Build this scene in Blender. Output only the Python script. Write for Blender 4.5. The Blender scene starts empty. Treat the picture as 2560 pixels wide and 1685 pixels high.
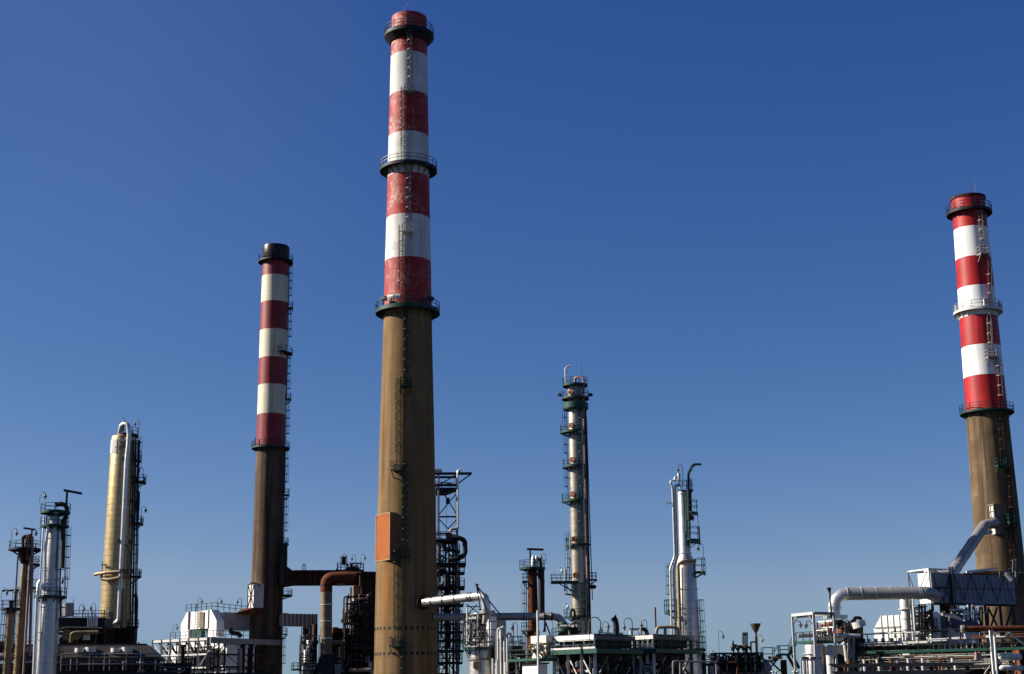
import bpy, math, random
from mathutils import Vector, Matrix
R = math.radians
sc = bpy.context.scene
col = sc.collection

# ------------------------------------------------------------ camera, sky, sun, exposure
FPX, PITCH, ROLL = 3750.0, R(13.8), R(0.68)          # focal length in pixels of the 2560 px photograph
CAM = Vector((0, 0, 1.7))
fwd = Vector((0, math.cos(PITCH), math.sin(PITCH)))
_r0 = Vector((1, 0, 0)); _u0 = Vector((0, -math.sin(PITCH), math.cos(PITCH)))
rgt = _r0 * math.cos(ROLL) - _u0 * math.sin(ROLL)
upv = _r0 * math.sin(ROLL) + _u0 * math.cos(ROLL)
cd = bpy.data.cameras.new('camera'); cam = bpy.data.objects.new('camera', cd); col.objects.link(cam)
cd.sensor_width = 36; cd.lens = FPX / 2560 * 36; cd.clip_start = 0.5; cd.clip_end = 9000
m = Matrix((rgt, upv, -fwd)).transposed().to_4x4(); m.translation = CAM
cam.matrix_world = m
sc.camera = cam

def ray(px, py):                                        # direction through a pixel of the photograph
    return (fwd + rgt * ((px - 1280) / FPX) + upv * ((842.5 - py) / FPX)).normalized()
SKYFIT = ((1.585, .415), (1.229, .52), (.823, 1.13))   # exponent and gain for red, green, blue
SUN_AZ, SUN_EL = R(177.5), R(31)                      # azimuth as a plain angle from +x
world = bpy.data.worlds.new("World"); sc.world = world; world.use_nodes = True
wn = world.node_tree; wn.nodes.clear()
sky = wn.nodes.new('ShaderNodeTexSky'); sky.sky_type = 'NISHITA'; sky.sun_disc = False
sky.sun_elevation = SUN_EL; sky.sun_rotation = math.pi / 2 - SUN_AZ
sky.altitude = 0; sky.air_density = 0.8; sky.dust_density = 0.3; sky.ozone_density = 4.0
bg = wn.nodes.new('ShaderNodeBackground'); bg.inputs[1].default_value = 0.055
wo = wn.nodes.new('ShaderNodeOutputWorld')
# the sky's own colour balance, and a faint veil of thin smoke high on the left
sp = wn.nodes.new('ShaderNodeSeparateColor'); cb_ = wn.nodes.new('ShaderNodeCombineColor'); wn.links.new(sky.outputs[0], sp.inputs[0])
for i, (g_, k_) in enumerate(SKYFIT):
    pw = wn.nodes.new('ShaderNodeMath'); pw.operation = 'POWER'; pw.inputs[1].default_value = g_; wn.links.new(sp.outputs[i], pw.inputs[0])
    ml = wn.nodes.new('ShaderNodeMath'); ml.operation = 'MULTIPLY'; ml.inputs[1].default_value = k_; wn.links.new(pw.outputs[0], ml.inputs[0])
    mn = wn.nodes.new('ShaderNodeMath'); mn.operation = 'MINIMUM'; mn.inputs[1].default_value = (2.4, 3.45, 5.3)[i]; wn.links.new(ml.outputs[0], mn.inputs[0]); wn.links.new(mn.outputs[0], cb_.inputs[i])
tcw = wn.nodes.new('ShaderNodeTexCoord'); dt = wn.nodes.new('ShaderNodeVectorMath'); dt.operation = 'DOT_PRODUCT'
vd = ray(330, 260); dt.inputs[1].default_value = vd; wn.links.new(tcw.outputs['Generated'], dt.inputs[0])
mr = wn.nodes.new('ShaderNodeMapRange'); mr.inputs['From Min'].default_value = .985; mr.inputs['From Max'].default_value = 1.0; wn.links.new(dt.outputs['Value'], mr.inputs['Value'])
nz = wn.nodes.new('ShaderNodeTexNoise'); nz.inputs['Scale'].default_value = 7; nz.inputs['Detail'].default_value = 6; nz.inputs['Distortion'].default_value = .6; wn.links.new(tcw.outputs['Generated'], nz.inputs['Vector'])
mm = wn.nodes.new('ShaderNodeMath'); mm.operation = 'MULTIPLY'; wn.links.new(mr.outputs[0], mm.inputs[0]); wn.links.new(nz.outputs['Fac'], mm.inputs[1])
m2 = wn.nodes.new('ShaderNodeMath'); m2.operation = 'MULTIPLY'; m2.inputs[1].default_value = .14; wn.links.new(mm.outputs[0], m2.inputs[0])
mx = wn.nodes.new('ShaderNodeMix'); mx.data_type = 'RGBA'; wn.links.new(m2.outputs[0], mx.inputs['Factor'])
ci = [q for q in mx.inputs if q.type == 'RGBA']; wn.links.new(cb_.outputs[0], ci[0]); ci[1].default_value = (2.2, 3.2, 4.6, 1)
wn.links.new([q for q in mx.outputs if q.type == 'RGBA'][0], bg.inputs[0])
wn.links.new(bg.outputs[0], wo.inputs[0])
sd = bpy.data.lights.new('sun', 'SUN'); sun = bpy.data.objects.new('sun', sd); col.objects.link(sun)
sd.energy = 5.0; sd.angle = R(0.5); sd.color = (1.0, 0.93, 0.82)
sdir = Vector((math.cos(SUN_AZ) * math.cos(SUN_EL), math.sin(SUN_AZ) * math.cos(SUN_EL), math.sin(SUN_EL)))
sun.rotation_euler = (-sdir).to_track_quat('-Z', 'Y').to_euler(); sun.location = sdir * 300
sc.view_settings.view_transform = 'Standard'; sc.view_settings.look = 'None'
sc.view_settings.exposure = 0.95; sc.view_settings.gamma = 1.0

# ------------------------------------------------------------ from the photograph's geometry to metres
def proj(p):
    d = Vector(p) - CAM; z = d.dot(fwd)
    return 1280 + FPX * d.dot(rgt) / z, 842.5 - FPX * d.dot(upv) / z
def P(px, py, Y):
    d = ray(px, py); return CAM + d * (Y / d.y)
def Zat(x, y, py):
    lo, hi = -60, 300
    for _ in range(40):
        mid = (lo + hi) / 2
        if proj((x, y, mid))[1] > py: lo = mid
        else: hi = mid
    return (lo + hi) / 2
def mpx(p):                                            # metres per photograph pixel at a point
    return (Vector(p) - CAM).dot(fwd) / FPX

class Grid:                                            # a plant grid turned by alpha: u runs right and away, v left and away
    def __init__(s, px, py, Y, alpha):
        s.o = P(px, py, Y); s.a = R(alpha)
        s.u = Vector((math.cos(s.a), math.sin(s.a), 0)); s.v = Vector((-math.sin(s.a), math.cos(s.a), 0))
    def pt(s, u, v, z): return Vector((s.o.x, s.o.y, 0)) + s.u * u + s.v * v + Vector((0, 0, z))
    def z(s, py, u=0, v=0):
        p = s.pt(u, v, 0); return Zat(p.x, p.y, py)
    def U(s, px, z, v=0):
        lo, hi = -80, 120
        for _ in range(40):
            mid = (lo + hi) / 2
            if proj(s.pt(mid, v, z))[0] < px: lo = mid
            else: hi = mid
        return (lo + hi) / 2
    def V(s, px, z, u=0):
        lo, hi = -80, 120
        for _ in range(40):
            mid = (lo + hi) / 2
            if proj(s.pt(u, mid, z))[0] > px: lo = mid
            else: hi = mid
        return (lo + hi) / 2

# ------------------------------------------------------------ materials
MATS = {}
def mat(name, c, rough=0.6, metal=0.0, var=0.25, scale=0.6, streak=None, seam=None, vseam=None, pseam=None, patch=None, spec=0.3, bump=0.0, brick=None, stain=None):
    m = bpy.data.materials.new(name); m.use_nodes = True; nt = m.node_tree; N = nt.nodes; L = nt.links
    b = N['Principled BSDF']; b.inputs['Roughness'].default_value = rough; b.inputs['Metallic'].default_value = metal
    b.inputs['Specular IOR Level'].default_value = spec
    tc = N.new('ShaderNodeTexCoord'); co = tc.outputs['Object']
    def noise(sc_, det, mapping=None):
        n = N.new('ShaderNodeTexNoise'); n.inputs['Scale'].default_value = sc_; n.inputs['Detail'].default_value = det
        if mapping:
            mp = N.new('ShaderNodeMapping'); mp.inputs['Scale'].default_value = mapping; L.new(co, mp.inputs[0]); L.new(mp.outputs[0], n.inputs['Vector'])
        else: L.new(co, n.inputs['Vector'])
        return n.outputs['Fac']
    def ramp(f, a, b_):
        r = N.new('ShaderNodeMapRange'); r.inputs['From Min'].default_value = a; r.inputs['From Max'].default_value = b_
        L.new(f, r.inputs['Value']); return r.outputs[0]
    def mix(f, a, b_):
        x = N.new('ShaderNodeMix'); x.data_type = 'RGBA'; L.new(f, x.inputs['Factor'])
        for s, k in ((a, 'A'), (b_, 'B')):
            i = [q for q in x.inputs if q.name == k and q.type == 'RGBA'][0]
            if isinstance(s, tuple): i.default_value = (*s, 1)
            else: L.new(s, i)
        return [q for q in x.outputs if q.type == 'RGBA'][0]
    def math_(op, a, b_=None, c_=None):
        x = N.new('ShaderNodeMath'); x.operation = op
        for i, s in enumerate((a, b_, c_)):
            if s is None: continue
            if isinstance(s, (int, float)): x.inputs[i].default_value = s
            else: L.new(s, x.inputs[i])
        return x.outputs[0]
    c = tuple(c)
    out = mix(ramp(noise(scale, 6), 0.3, 0.7), tuple(q * (1 - var) for q in c), tuple(min(1, q * (1 + var * .6)) for q in c))
    out = mix(math_('MULTIPLY', ramp(noise(scale * 7, 4), 0.45, 0.75), 0.35), out, tuple(q * (1 - var * 1.2) for q in c))
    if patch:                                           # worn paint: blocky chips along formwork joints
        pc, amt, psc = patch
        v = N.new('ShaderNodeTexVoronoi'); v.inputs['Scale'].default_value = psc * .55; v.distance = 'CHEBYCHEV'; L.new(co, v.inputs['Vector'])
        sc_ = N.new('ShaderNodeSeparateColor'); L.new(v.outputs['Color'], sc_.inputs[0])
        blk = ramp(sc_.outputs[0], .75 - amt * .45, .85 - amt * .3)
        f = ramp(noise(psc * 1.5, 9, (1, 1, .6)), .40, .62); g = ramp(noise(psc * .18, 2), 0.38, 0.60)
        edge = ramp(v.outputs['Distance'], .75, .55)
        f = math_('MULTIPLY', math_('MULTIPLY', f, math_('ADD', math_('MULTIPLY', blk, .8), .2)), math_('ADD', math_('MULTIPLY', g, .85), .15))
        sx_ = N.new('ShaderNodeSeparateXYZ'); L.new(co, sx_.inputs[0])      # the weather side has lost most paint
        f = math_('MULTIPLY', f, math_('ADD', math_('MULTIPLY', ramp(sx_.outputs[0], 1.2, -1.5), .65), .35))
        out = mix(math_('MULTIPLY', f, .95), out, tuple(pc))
    if streak:
        for i, (scol, amt, sx) in enumerate(streak):
            f = ramp(noise(1.0, 5, (sx, sx, sx * 0.04 + i * .01)), 0.66 - amt * .4, 0.78 - amt * .25)
            out = mix(math_('MULTIPLY', f, min(1, .35 + amt)), out, tuple(scol))
    sep = N.new('ShaderNodeSeparateXYZ'); L.new(co, sep.inputs[0]); X, Y_, Z = sep.outputs
    for (ang, hw, za, zb, scol, amt) in (stain or []):      # a run-off stain below a fitting: angle, half width, heights
        an_ = math_('ARCTAN2', Y_, X)
        f = ramp(math_('ABSOLUTE', math_('SUBTRACT', an_, ang)), hw, hw * .2)
        nse = ramp(noise(1.0, 5, (2.2, 2.2, .1)), .38, .62)
        g = math_('MULTIPLY', ramp(Z, zb + .3, zb - .2), ramp(Z, za, za + (zb - za) * .7))
        out = mix(math_('MULTIPLY', math_('MULTIPLY', math_('MULTIPLY', f, nse), g), amt), out, tuple(scol))
    def line(val, period, w):
        fr = math_('FRACT', math_('DIVIDE', val, period))
        return math_('LESS_THAN', fr, w / period)
    if seam:                                            # sheet or shutter joints round a column
        dz, w, dark = seam
        out = mix(math_('MULTIPLY', line(math_('ADD', Z, 100), dz, w), dark), out, tuple(q * .25 for q in c))
    if vseam:                                           # upright joints round a column, n of them
        n_, w, dark = vseam
        an = math_('ARCTAN2', Y_, X)
        out = mix(math_('MULTIPLY', line(math_('ADD', an, 10), 2 * math.pi / n_, w), dark), out, tuple(q * .3 for q in c))
    if pseam:                                           # upright joints between cladding panels
        d, w, dark = pseam
        a = math_('ADD', math_('MULTIPLY', X, 1.37), math_('MULTIPLY', Y_, 0.37))
        out = mix(math_('MULTIPLY', line(math_('ADD', a, 500), d, w), dark), out, tuple(q * .3 for q in c))
    if brick:
        bt = N.new('ShaderNodeTexBrick'); bt.inputs['Scale'].default_value = brick
        bt.inputs['Color1'].default_value = (*[q * 1.1 for q in c], 1); bt.inputs['Color2'].default_value = (*[q * .8 for q in c], 1)
        bt.inputs['Mortar'].default_value = (c[0] * .55, c[1] * .6, c[2] * .7, 1)
        cb = N.new('ShaderNodeCombineXYZ'); L.new(math_('ADD', math_('MULTIPLY', X, .8), math_('MULTIPLY', Y_, -.6)), cb.inputs[0]); L.new(Z, cb.inputs[1]); L.new(cb.outputs[0], bt.inputs[0])
        x = N.new('ShaderNodeMix'); x.data_type = 'RGBA'; x.inputs['Factor'].default_value = .6
        ii = [q for q in x.inputs if q.type == 'RGBA']; L.new(out, ii[0]); L.new(bt.outputs[0], ii[1]); out = [q for q in x.outputs if q.type == 'RGBA'][0]
    L.new(out, b.inputs['Base Color'])
    if metal > 0:
        L.new(math_('ADD', math_('MULTIPLY', noise(scale * 3, 5), .3), rough - .15), b.inputs['Roughness'])
    if bump:
        bp = N.new('ShaderNodeBump'); bp.inputs['Strength'].default_value = bump; bp.inputs['Distance'].default_value = .1
        L.new(noise(scale * 6, 6), bp.inputs['Height']); L.new(bp.outputs[0], b.inputs['Normal'])
    MATS[name] = m; return m

RUSTC = (.16, .055, .02)
mat('concrete', (.195, .122, .056), .9, var=.22, scale=.25, streak=[((.11, .065, .03), .5, .9), ((.30, .20, .11), .2, .6)], seam=(1.25, .05, .3), vseam=(16, .012, .5), spec=.1, bump=.25, stain=[(-2.14, .35, 9.5, 22.4, (.34, .13, .03), .9), (-1.86, .10, 36, 47, (.12, .07, .03), .7), (-1.45, .12, 40, 60, (.15, .07, .03), .5)])
mat('concrete_sooty', (.115, .080, .054), .9, var=.35, scale=.3, streak=[((.045, .032, .022), .65, 1.1), ((.24, .18, .12), .12, .6)], seam=(1.25, .05, .3), spec=.1, bump=.25)
mat('concrete_mottled', (.150, .103, .062), .9, var=.4, scale=.35, patch=((.085, .058, .036), .7, .9), streak=[((.07, .045, .025), .6, 1.2), ((.35, .28, .2), .1, .7)], seam=(1.25, .05, .25), spec=.1, bump=.25)
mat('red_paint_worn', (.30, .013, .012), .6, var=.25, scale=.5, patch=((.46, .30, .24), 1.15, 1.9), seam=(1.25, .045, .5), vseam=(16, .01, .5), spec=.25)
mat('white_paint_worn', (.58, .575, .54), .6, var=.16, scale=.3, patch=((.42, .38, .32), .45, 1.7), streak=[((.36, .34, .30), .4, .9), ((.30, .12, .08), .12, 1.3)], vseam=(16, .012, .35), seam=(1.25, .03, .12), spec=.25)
mat('red_paint_dull', (.21, .010, .014), .5, var=.25, scale=.5, streak=[((.5, .22, .18), .15, 1.5), ((.14, .01, .01), .3, 1.0)], vseam=(24, .01, .4), spec=.35)
mat('cream_paint', (.60, .55, .40), .55, var=.15, scale=.3, streak=[((.30, .22, .12), .3, 1.1)], vseam=(24, .012, .3), spec=.3)
mat('red_paint_fresh', (.35, .009, .010), .5, var=.28, scale=.4, streak=[((.48, .08, .06), .3, .9), ((.17, .008, .008), .35, 1.2)], vseam=(18, .012, .35), spec=.3)
mat('white_paint_fresh', (.72, .72, .70), .5, var=.08, scale=.3, streak=[((.5, .49, .45), .4, .9), ((.40, .30, .24), .15, 1.4)], vseam=(18, .012, .2), spec=.3)
mat('soot_metal', (.022, .016, .014), .35, .3, .4, .8)
mat('teal_steel', (.006, .040, .031), .55, 0, .35, 1.5, streak=[((.04, .05, .04), .2, 2)])
mat('green_steel', (.007, .060, .042), .55, 0, .3, 1.5)
mat('dark_steel', (.022, .024, .026), .6, .2, .4, 1.5, streak=[((.07, .035, .02), .25, 2)])
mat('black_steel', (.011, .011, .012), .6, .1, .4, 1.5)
mat('grey_steel', (.22, .22, .22), .55, .2, .3, 1.2, streak=[((.10, .07, .05), .25, 2)])
mat('white_steel', (.56, .55, .52), .55, 0, .15, 1.2, streak=[((.35, .22, .13), .2, 2)])
mat('pale_steel', (.24, .22, .205), .6, 0, .3, 2, streak=[((.35, .12, .08), .3, 2)])
mat('aluminium', (.50, .475, .45), .40, .85, .14, 1.0, seam=(.95, .035, .7), vseam=(8, .016, .5), streak=[((.42, .38, .34), .25, 1.2)])
mat('aluminium_pipe', (.60, .58, .55), .38, .7, .12, 1.0, streak=[((.5, .42, .34), .15, 1.2)])
mat('aluminium_warm', (.38, .335, .27), .42, .75, .15, .8, seam=(1.15, .05, .7), vseam=(10, .012, .4), streak=[((.28, .2, .13), .3, 1.2)])
mat('gold_cladding', (.44, .32, .155), .42, .7, .12, .5, seam=(1.0, .06, .8), streak=[((.34, .22, .10), .2, 1.3)])
mat('brown_cladding', (.26, .18, .09), .6, .3, .25, .8, seam=(1.4, .06, .6), streak=[((.12, .06, .03), .35, 1.2)])
mat('rust', (.125, .036, .013), .85, 0, .45, 1.2, streak=[((.09, .035, .018), .4, 2), ((.32, .13, .05), .2, 1.4)], seam=(1.6, .06, .4), spec=.15, bump=.3)
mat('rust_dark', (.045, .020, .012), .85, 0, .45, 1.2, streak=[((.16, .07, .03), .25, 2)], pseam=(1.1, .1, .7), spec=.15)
mat('rust_grey', (.20, .155, .11), .6, .35, .3, .9, streak=[((.17, .08, .035), .4, 1.4)], spec=.2)
mat('pink_pipe', (.24, .15, .13), .55, .3, .25, 1)
mat('white_panel', (.80, .78, .73), .55, 0, .08, .6, streak=[((.45, .30, .16), .14, 1.6)], pseam=(1.0, .06, .65))
mat('grey_panel', (.33, .31, .31), .55, .1, .18, .6, streak=[((.16, .12, .10), .3, 1.6)], pseam=(1.0, .07, .7))
mat('blue_grey_panel', (.21, .21, .24), .5, .1, .15, .6, streak=[((.2, .2, .24), .25, 1.6)], pseam=(1.0, .12, .85))
mat('flue_grey', (.30, .285, .27), .45, .4, .15, .8, streak=[((.33, .24, .18), .2, 1.3)])
mat('brick', (.33, .098, .028), .85, 0, .18, .9, brick=2.6, spec=.15)
mat('brick_trim', (.34, .24, .16), .8, 0, .15, 1)
mat('orange_cover', (.26, .075, .035), .6, 0, .3, 3)
mat('red_beam', (.42, .06, .035), .6, 0, .3, 2)
mat('tan_pipe', (.30, .22, .135), .5, .3, .2, 1)
mat('roof_sheet', (.045, .038, .036), .55, .3, .25, .8, pseam=(1.2, .08, .6))
mat('slate_and_shade_sheet', (.10, .10, .115), .55, .2, .25, .8, streak=[((.05, .04, .04), .3, 1.6)], pseam=(1.0, .07, .7))  # darkened colour for the coolers' shaded sides; plain slate on the chute
mat('galvanised', (.50, .50, .48), .45, .5, .2, 1.5)
mat('lamp_metal', (.10, .09, .08), .5, .4, .2, 3)
mat('glass', (.35, .36, .34), .2, 0, .1, 3, spec=.6)
mat('ground_gravel', (.022, .020, .017), .95, 0, .35, .08, spec=.1, bump=.4)

# ------------------------------------------------------------ mesh building
ORG = {}
class MB:
    def __init__(s): s.v = []; s.f = []; s.sm = []; s.mi = []
    def add(s, vs, fs, smooth=False, mi=0):
        n = len(s.v); s.v += [Vector(q) for q in vs]
        for f in fs: s.f.append([n + i for i in f]); s.sm.append(smooth); s.mi.append(mi)
    def hexa(s, q, mi=0):                               # four bottom then four top corners
        s.add(q, [(3, 2, 1, 0), (4, 5, 6, 7), (0, 1, 5, 4), (1, 2, 6, 5), (2, 3, 7, 6), (3, 0, 4, 7)], False, mi); return s
    def gbox(s, G, u0, u1, v0, v1, z0, z1, mi=0):
        s.hexa([G.pt(u0, v0, z0), G.pt(u1, v0, z0), G.pt(u1, v1, z0), G.pt(u0, v1, z0),
                G.pt(u0, v0, z1), G.pt(u1, v0, z1), G.pt(u1, v1, z1), G.pt(u0, v1, z1)], mi); return s
    def prism(s, ring0, ring1, mi=0):                   # two matching outlines
        n = len(ring0)
        s.add(list(ring0) + list(ring1), [tuple(range(n - 1, -1, -1)), tuple(range(n, 2 * n))] + [(i, (i + 1) % n, n + (i + 1) % n, n + i) for i in range(n)], False, mi); return s
    def beam(s, a, b, w=.2, h=None):
        a = Vector(a); b = Vector(b); h = h or w; d = (b - a)
        if d.length < 1e-4: return s
        d.normalize(); r = Vector((0, 0, 1)) if abs(d.z) < .9 else Vector((1, 0, 0))
        x = d.cross(r).normalized() * w / 2; y = x.cross(d).normalized() * h / 2
        s.hexa([a - x - y, a + x - y, a + x + y, a - x + y, b - x - y, b + x - y, b + x + y, b - x + y]); return s
    def tube(s, pts, r, n=8, cap=True):
        pts = [Vector(p) for p in pts]; rs = r if isinstance(r, (list, tuple)) else [r] * len(pts)
        q = []
        for i in range(len(pts)):
            d = (pts[min(i + 1, len(pts) - 1)] - pts[max(i - 1, 0)])
            q.append(d.normalized() if d.length > 1e-6 else Vector((0, 0, 1)))
        ref = Vector((0, 0, 1)) if abs(q[0].z) < .9 else Vector((1, 0, 0))
        x = q[0].cross(ref).normalized(); vs = []
        for p, d, rr in zip(pts, q, rs):
            x = (x - d * x.dot(d)).normalized(); y = d.cross(x)
            vs += [p + (x * math.cos(2 * math.pi * k / n) + y * math.sin(2 * math.pi * k / n)) * rr for k in range(n)]
        fs = [(i * n + k, i * n + (k + 1) % n, (i + 1) * n + (k + 1) % n, (i + 1) * n + k) for i in range(len(pts) - 1) for k in range(n)]
        s.add(vs, fs, True)
        if cap: s.add(vs[:n][::-1], [tuple(range(n))]); s.add(vs[-n:], [tuple(range(n))])
        return s
    def lathe(s, c, prof, n=48, a0=0, a1=360, mis=None, closed=False):   # prof: (r, z) pairs about a vertical axis at c
        full = abs(a1 - a0) >= 359.9; k = n if full else n + 1
        an = [R(a0 + (a1 - a0) * i / n) for i in range(k)]
        vs = [Vector((c[0] + r * math.cos(t), c[1] + r * math.sin(t), z)) for (r, z) in prof for t in an]
        rings = len(prof); seq = list(range(rings - 1)) + ([rings - 1] if closed else [])
        base = len(s.v); s.v += vs
        for j in seq:
            j2 = (j + 1) % rings
            for i in range(n):
                i2 = (i + 1) % k
                s.f.append([base + j * k + i, base + j * k + i2, base + j2 * k + i2, base + j2 * k + i]); s.sm.append(True); s.mi.append(mis[j] if mis else 0)
        if not full and closed:
            for i in (0, k - 1): s.f.append([base + j * k + i for j in range(rings)]); s.sm.append(False); s.mi.append(0)
        return s
    def build(s, name, mats, parent=None, label=None, flat=False):
        if isinstance(mats, str): mats = [mats]
        o0 = ORG.get(parent.name, Vector()) if parent else Vector()
        me = bpy.data.meshes.new(name)
        me.from_pydata([tuple(v - o0) for v in s.v], [], s.f); me.update()
        me.polygons.foreach_set('use_smooth', [b and not flat for b in s.sm]); me.polygons.foreach_set('material_index', s.mi)
        for k in mats: me.materials.append(MATS[k])
        if any(s.sm) and not flat: me.set_sharp_from_angle(angle=R(38))
        o = bpy.data.objects.new(name, me); col.objects.link(o)
        if parent: o.parent = parent
        if label: o['label'] = label
        ORG[o.name] = o0
        return o
def thing(name, label, cat, loc, group=None):
    o = bpy.data.objects.new(name, None); col.objects.link(o); o.location = loc; o.empty_display_size = .5
    o['label'] = label; o['category'] = cat
    if group: o['group'] = group
    ORG[o.name] = Vector(loc); return o
def fillet(pts, rad, n=6):
    pts = [Vector(p) for p in pts]; out = [pts[0]]
    for i in range(1, len(pts) - 1):
        a, b, c = pts[i - 1], pts[i], pts[i + 1]; d1 = a - b; d2 = c - b
        L = min(rad, d1.length * .48, d2.length * .48); p = b + d1.normalized() * L; q = b + d2.normalized() * L
        for k in range(n + 1):
            t = k / n; out.append(p * (1 - t) ** 2 + b * 2 * t * (1 - t) + q * t * t)
    out.append(pts[-1]); return out
def pipe(parent, pts, r, m='aluminium_pipe', rad=None, name='pipe', n=10):
    return MB().tube(fillet(pts, rad or r * 3), r, n).build(name, m, parent)

def cpos(c, r, th):                                     # th in degrees from the side facing the camera, positive to the right
    a = math.atan2(-c[1], -c[0]) + R(th)
    return Vector((c[0] + r * math.cos(a), c[1] + r * math.sin(a), 0))
def cang(c, th): return math.degrees(math.atan2(-c[1], -c[0])) + th
def rail_path(mb, pts, h=1.1, r=.045, gap=1.5, mids=(0.5, 1.0), posts=True, toe=False):
    for k in mids:
        for a, b in zip(pts, pts[1:]): mb.beam(a + Vector((0, 0, h * k)), b + Vector((0, 0, h * k)), r * 1.6)
    if posts:
        acc = gap
        for a, b in zip(pts, pts[1:]):
            L = (b - a).length; t = 0
            while L > 1e-6 and t < L:
                if acc >= gap: p = a.lerp(b, t / L); mb.beam(p, p + Vector((0, 0, h)), r * 1.8); acc = 0
                st = min(.25, L - t) or .25; t += st; acc += st
        p = pts[-1]; mb.beam(p, p + Vector((0, 0, h)), r * 1.8)
def arc_pts(c, r, z, a0, a1, n=28):
    return [Vector((c[0] + r * math.cos(R(a0 + (a1 - a0) * i / n)), c[1] + r * math.sin(R(a0 + (a1 - a0) * i / n)), z)) for i in range(n + 1)]
def ring_platform(root, c, z, ri, ro, th0=-180, th1=180, m='teal_steel', rm=None, fascia=.3, brackets=16, bdrop=1.0, h=1.1, r=.045, cone=False, name='platform'):
    rm = rm or m; a0, a1 = cang(c, th0), cang(c, th1); n = max(6, int(abs(a1 - a0) / 8))
    full = a1 - a0 > 359
    mb = MB()
    if cone:                                            # boxed conical underside
        mb.lathe(c, [(ri, z), (ro, z), (ro, z - fascia), (ri + .35, z - fascia - bdrop), (ri, z - fascia - bdrop)], n, a0, a1, closed=True)
    else:
        mb.lathe(c, [(ri, z), (ro, z), (ro, z - fascia), (ro - .08, z - fascia), (ro - .08, z - .12), (ri, z - .12)], n, a0, a1, closed=True)
    d = mb.build(name, m, root)
    rb = MB(); rail_path(rb, arc_pts(c, ro - .05, z, a0, a1, n * 1), h=h, r=r)
    if not full:
        for aa in (a0, a1):
            p = arc_pts(c, ro - .05, z, aa, aa, 1)[0]; q = arc_pts(c, ri + .1, z, aa, aa, 1)[0]; rail_path(rb, [p, q], h=h, r=r)
    rb.build('railing', rm, d)
    if brackets:
        for i in range(brackets):
            bb = MB(); a = R(a0 + (a1 - a0) * (i + .5) / brackets); e = Vector((math.cos(a), math.sin(a), 0)); C3 = Vector((c[0], c[1], 0))
            bb.beam(C3 + e * (ri + .02) + Vector((0, 0, z - fascia - bdrop)), C3 + e * (ro - .15) + Vector((0, 0, z - .2)), .12)
            bb.beam(C3 + e * (ri) + Vector((0, 0, z - .2)), C3 + e * (ro - .1) + Vector((0, 0, z - .2)), .14)
            bb.build('bracket', m, d)
    return d
def ladder(root, c, rf, th, z0, z1, m='teal_steel', cage=True, off=.25, w=.55, th1=None, cm=None, step=.45, hoop=1.6, name='ladder'):
    th1 = th if th1 is None else th1; mb = MB(); n = max(1, int((z1 - z0) / 3))
    def pos(z, side, o):
        t = (z - z0) / (z1 - z0); tt = th + (th1 - th) * t; a = R(cang(c, tt)); e = Vector((math.cos(a), math.sin(a), 0)); tg = Vector((-e.y, e.x, 0))
        return Vector((c[0], c[1], z)) + e * (rf(z) + off + o) + tg * side
    for s in (-w / 2, w / 2):
        for i in range(n): mb.beam(pos(z0 + (z1 - z0) * i / n, s, 0), pos(z0 + (z1 - z0) * (i + 1) / n, s, 0), .07)
    z = z0 + .3
    while z < z1: mb.beam(pos(z, -w / 2, 0), pos(z, w / 2, 0), .05); z += step
    z = z0 + .5
    while z < z1:
        for s in (-w / 2, w / 2): mb.beam(pos(z, s, 0), pos(z, s, -off), .07)
        z += 3.2
    lad = mb.build(name, m, root)
    if cage:
        cb = MB(); z = z0 + 2.3
        while z < z1:
            ar = [pos(z, -math.cos(q) * .40, math.sin(q) * .7) for q in [math.pi * k / 6 for k in range(7)]]
            for a, b in zip(ar, ar[1:]): cb.beam(a, b, .05, .11)
            z += hoop
        for q in (.5, math.pi / 2, math.pi - .5):
            for i in range(n):
                za = max(z0 + 2.3, z0 + (z1 - z0) * i / n); zb = z0 + (z1 - z0) * (i + 1) / n
                if zb > za: cb.beam(pos(za, -math.cos(q) * .40, math.sin(q) * .7), pos(zb, -math.cos(q) * .40, math.sin(q) * .7), .05)
        cb.build('safety_cage', cm or m, lad)
    return lad
def rest_platform(root, c, rad, th, z, w=1.6, d=1.1, m='teal_steel', h=1.1, under=True, name='rest_platform'):
    a = R(cang(c, th)); e = Vector((math.cos(a), math.sin(a), 0)); t = Vector((-e.y, e.x, 0)); C3 = Vector((c[0], c[1], 0))
    def q(s, o, zz): return C3 + e * (rad + o) + t * s + Vector((0, 0, zz))
    mb = MB(); mb.hexa([q(-w / 2, -.1, z - .22), q(w / 2, -.1, z - .22), q(w / 2, d, z - .22), q(-w / 2, d, z - .22), q(-w / 2, -.1, z), q(w / 2, -.1, z), q(w / 2, d, z), q(-w / 2, d, z)])
    o = mb.build(name, m, root)
    rb = MB(); rail_path(rb, [q(-w / 2, 0, z), q(-w / 2, d - .05, z), q(w / 2, d - .05, z), q(w / 2, 0, z)], h=h, gap=.9); rb.build('railing', m, o)
    if under:
        for s in (-w / 2 + .1, w / 2 - .1): MB().beam(q(s, -.05, z - 1.2), q(s, d - .1, z - .25), .11).build('bracket', m, o)
    return o
def rfun(prof):                                         # radius at height z from (z, r) pairs, ascending
    def f(z):
        if z <= prof[0][0]: return prof[0][1]
        for (z0, r0), (z1, r1) in zip(prof, prof[1:]):
            if z <= z1: return r0 + (r1 - r0) * (z - z0) / (z1 - z0 + 1e-9)
        return prof[-1][1]
    return f
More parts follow.
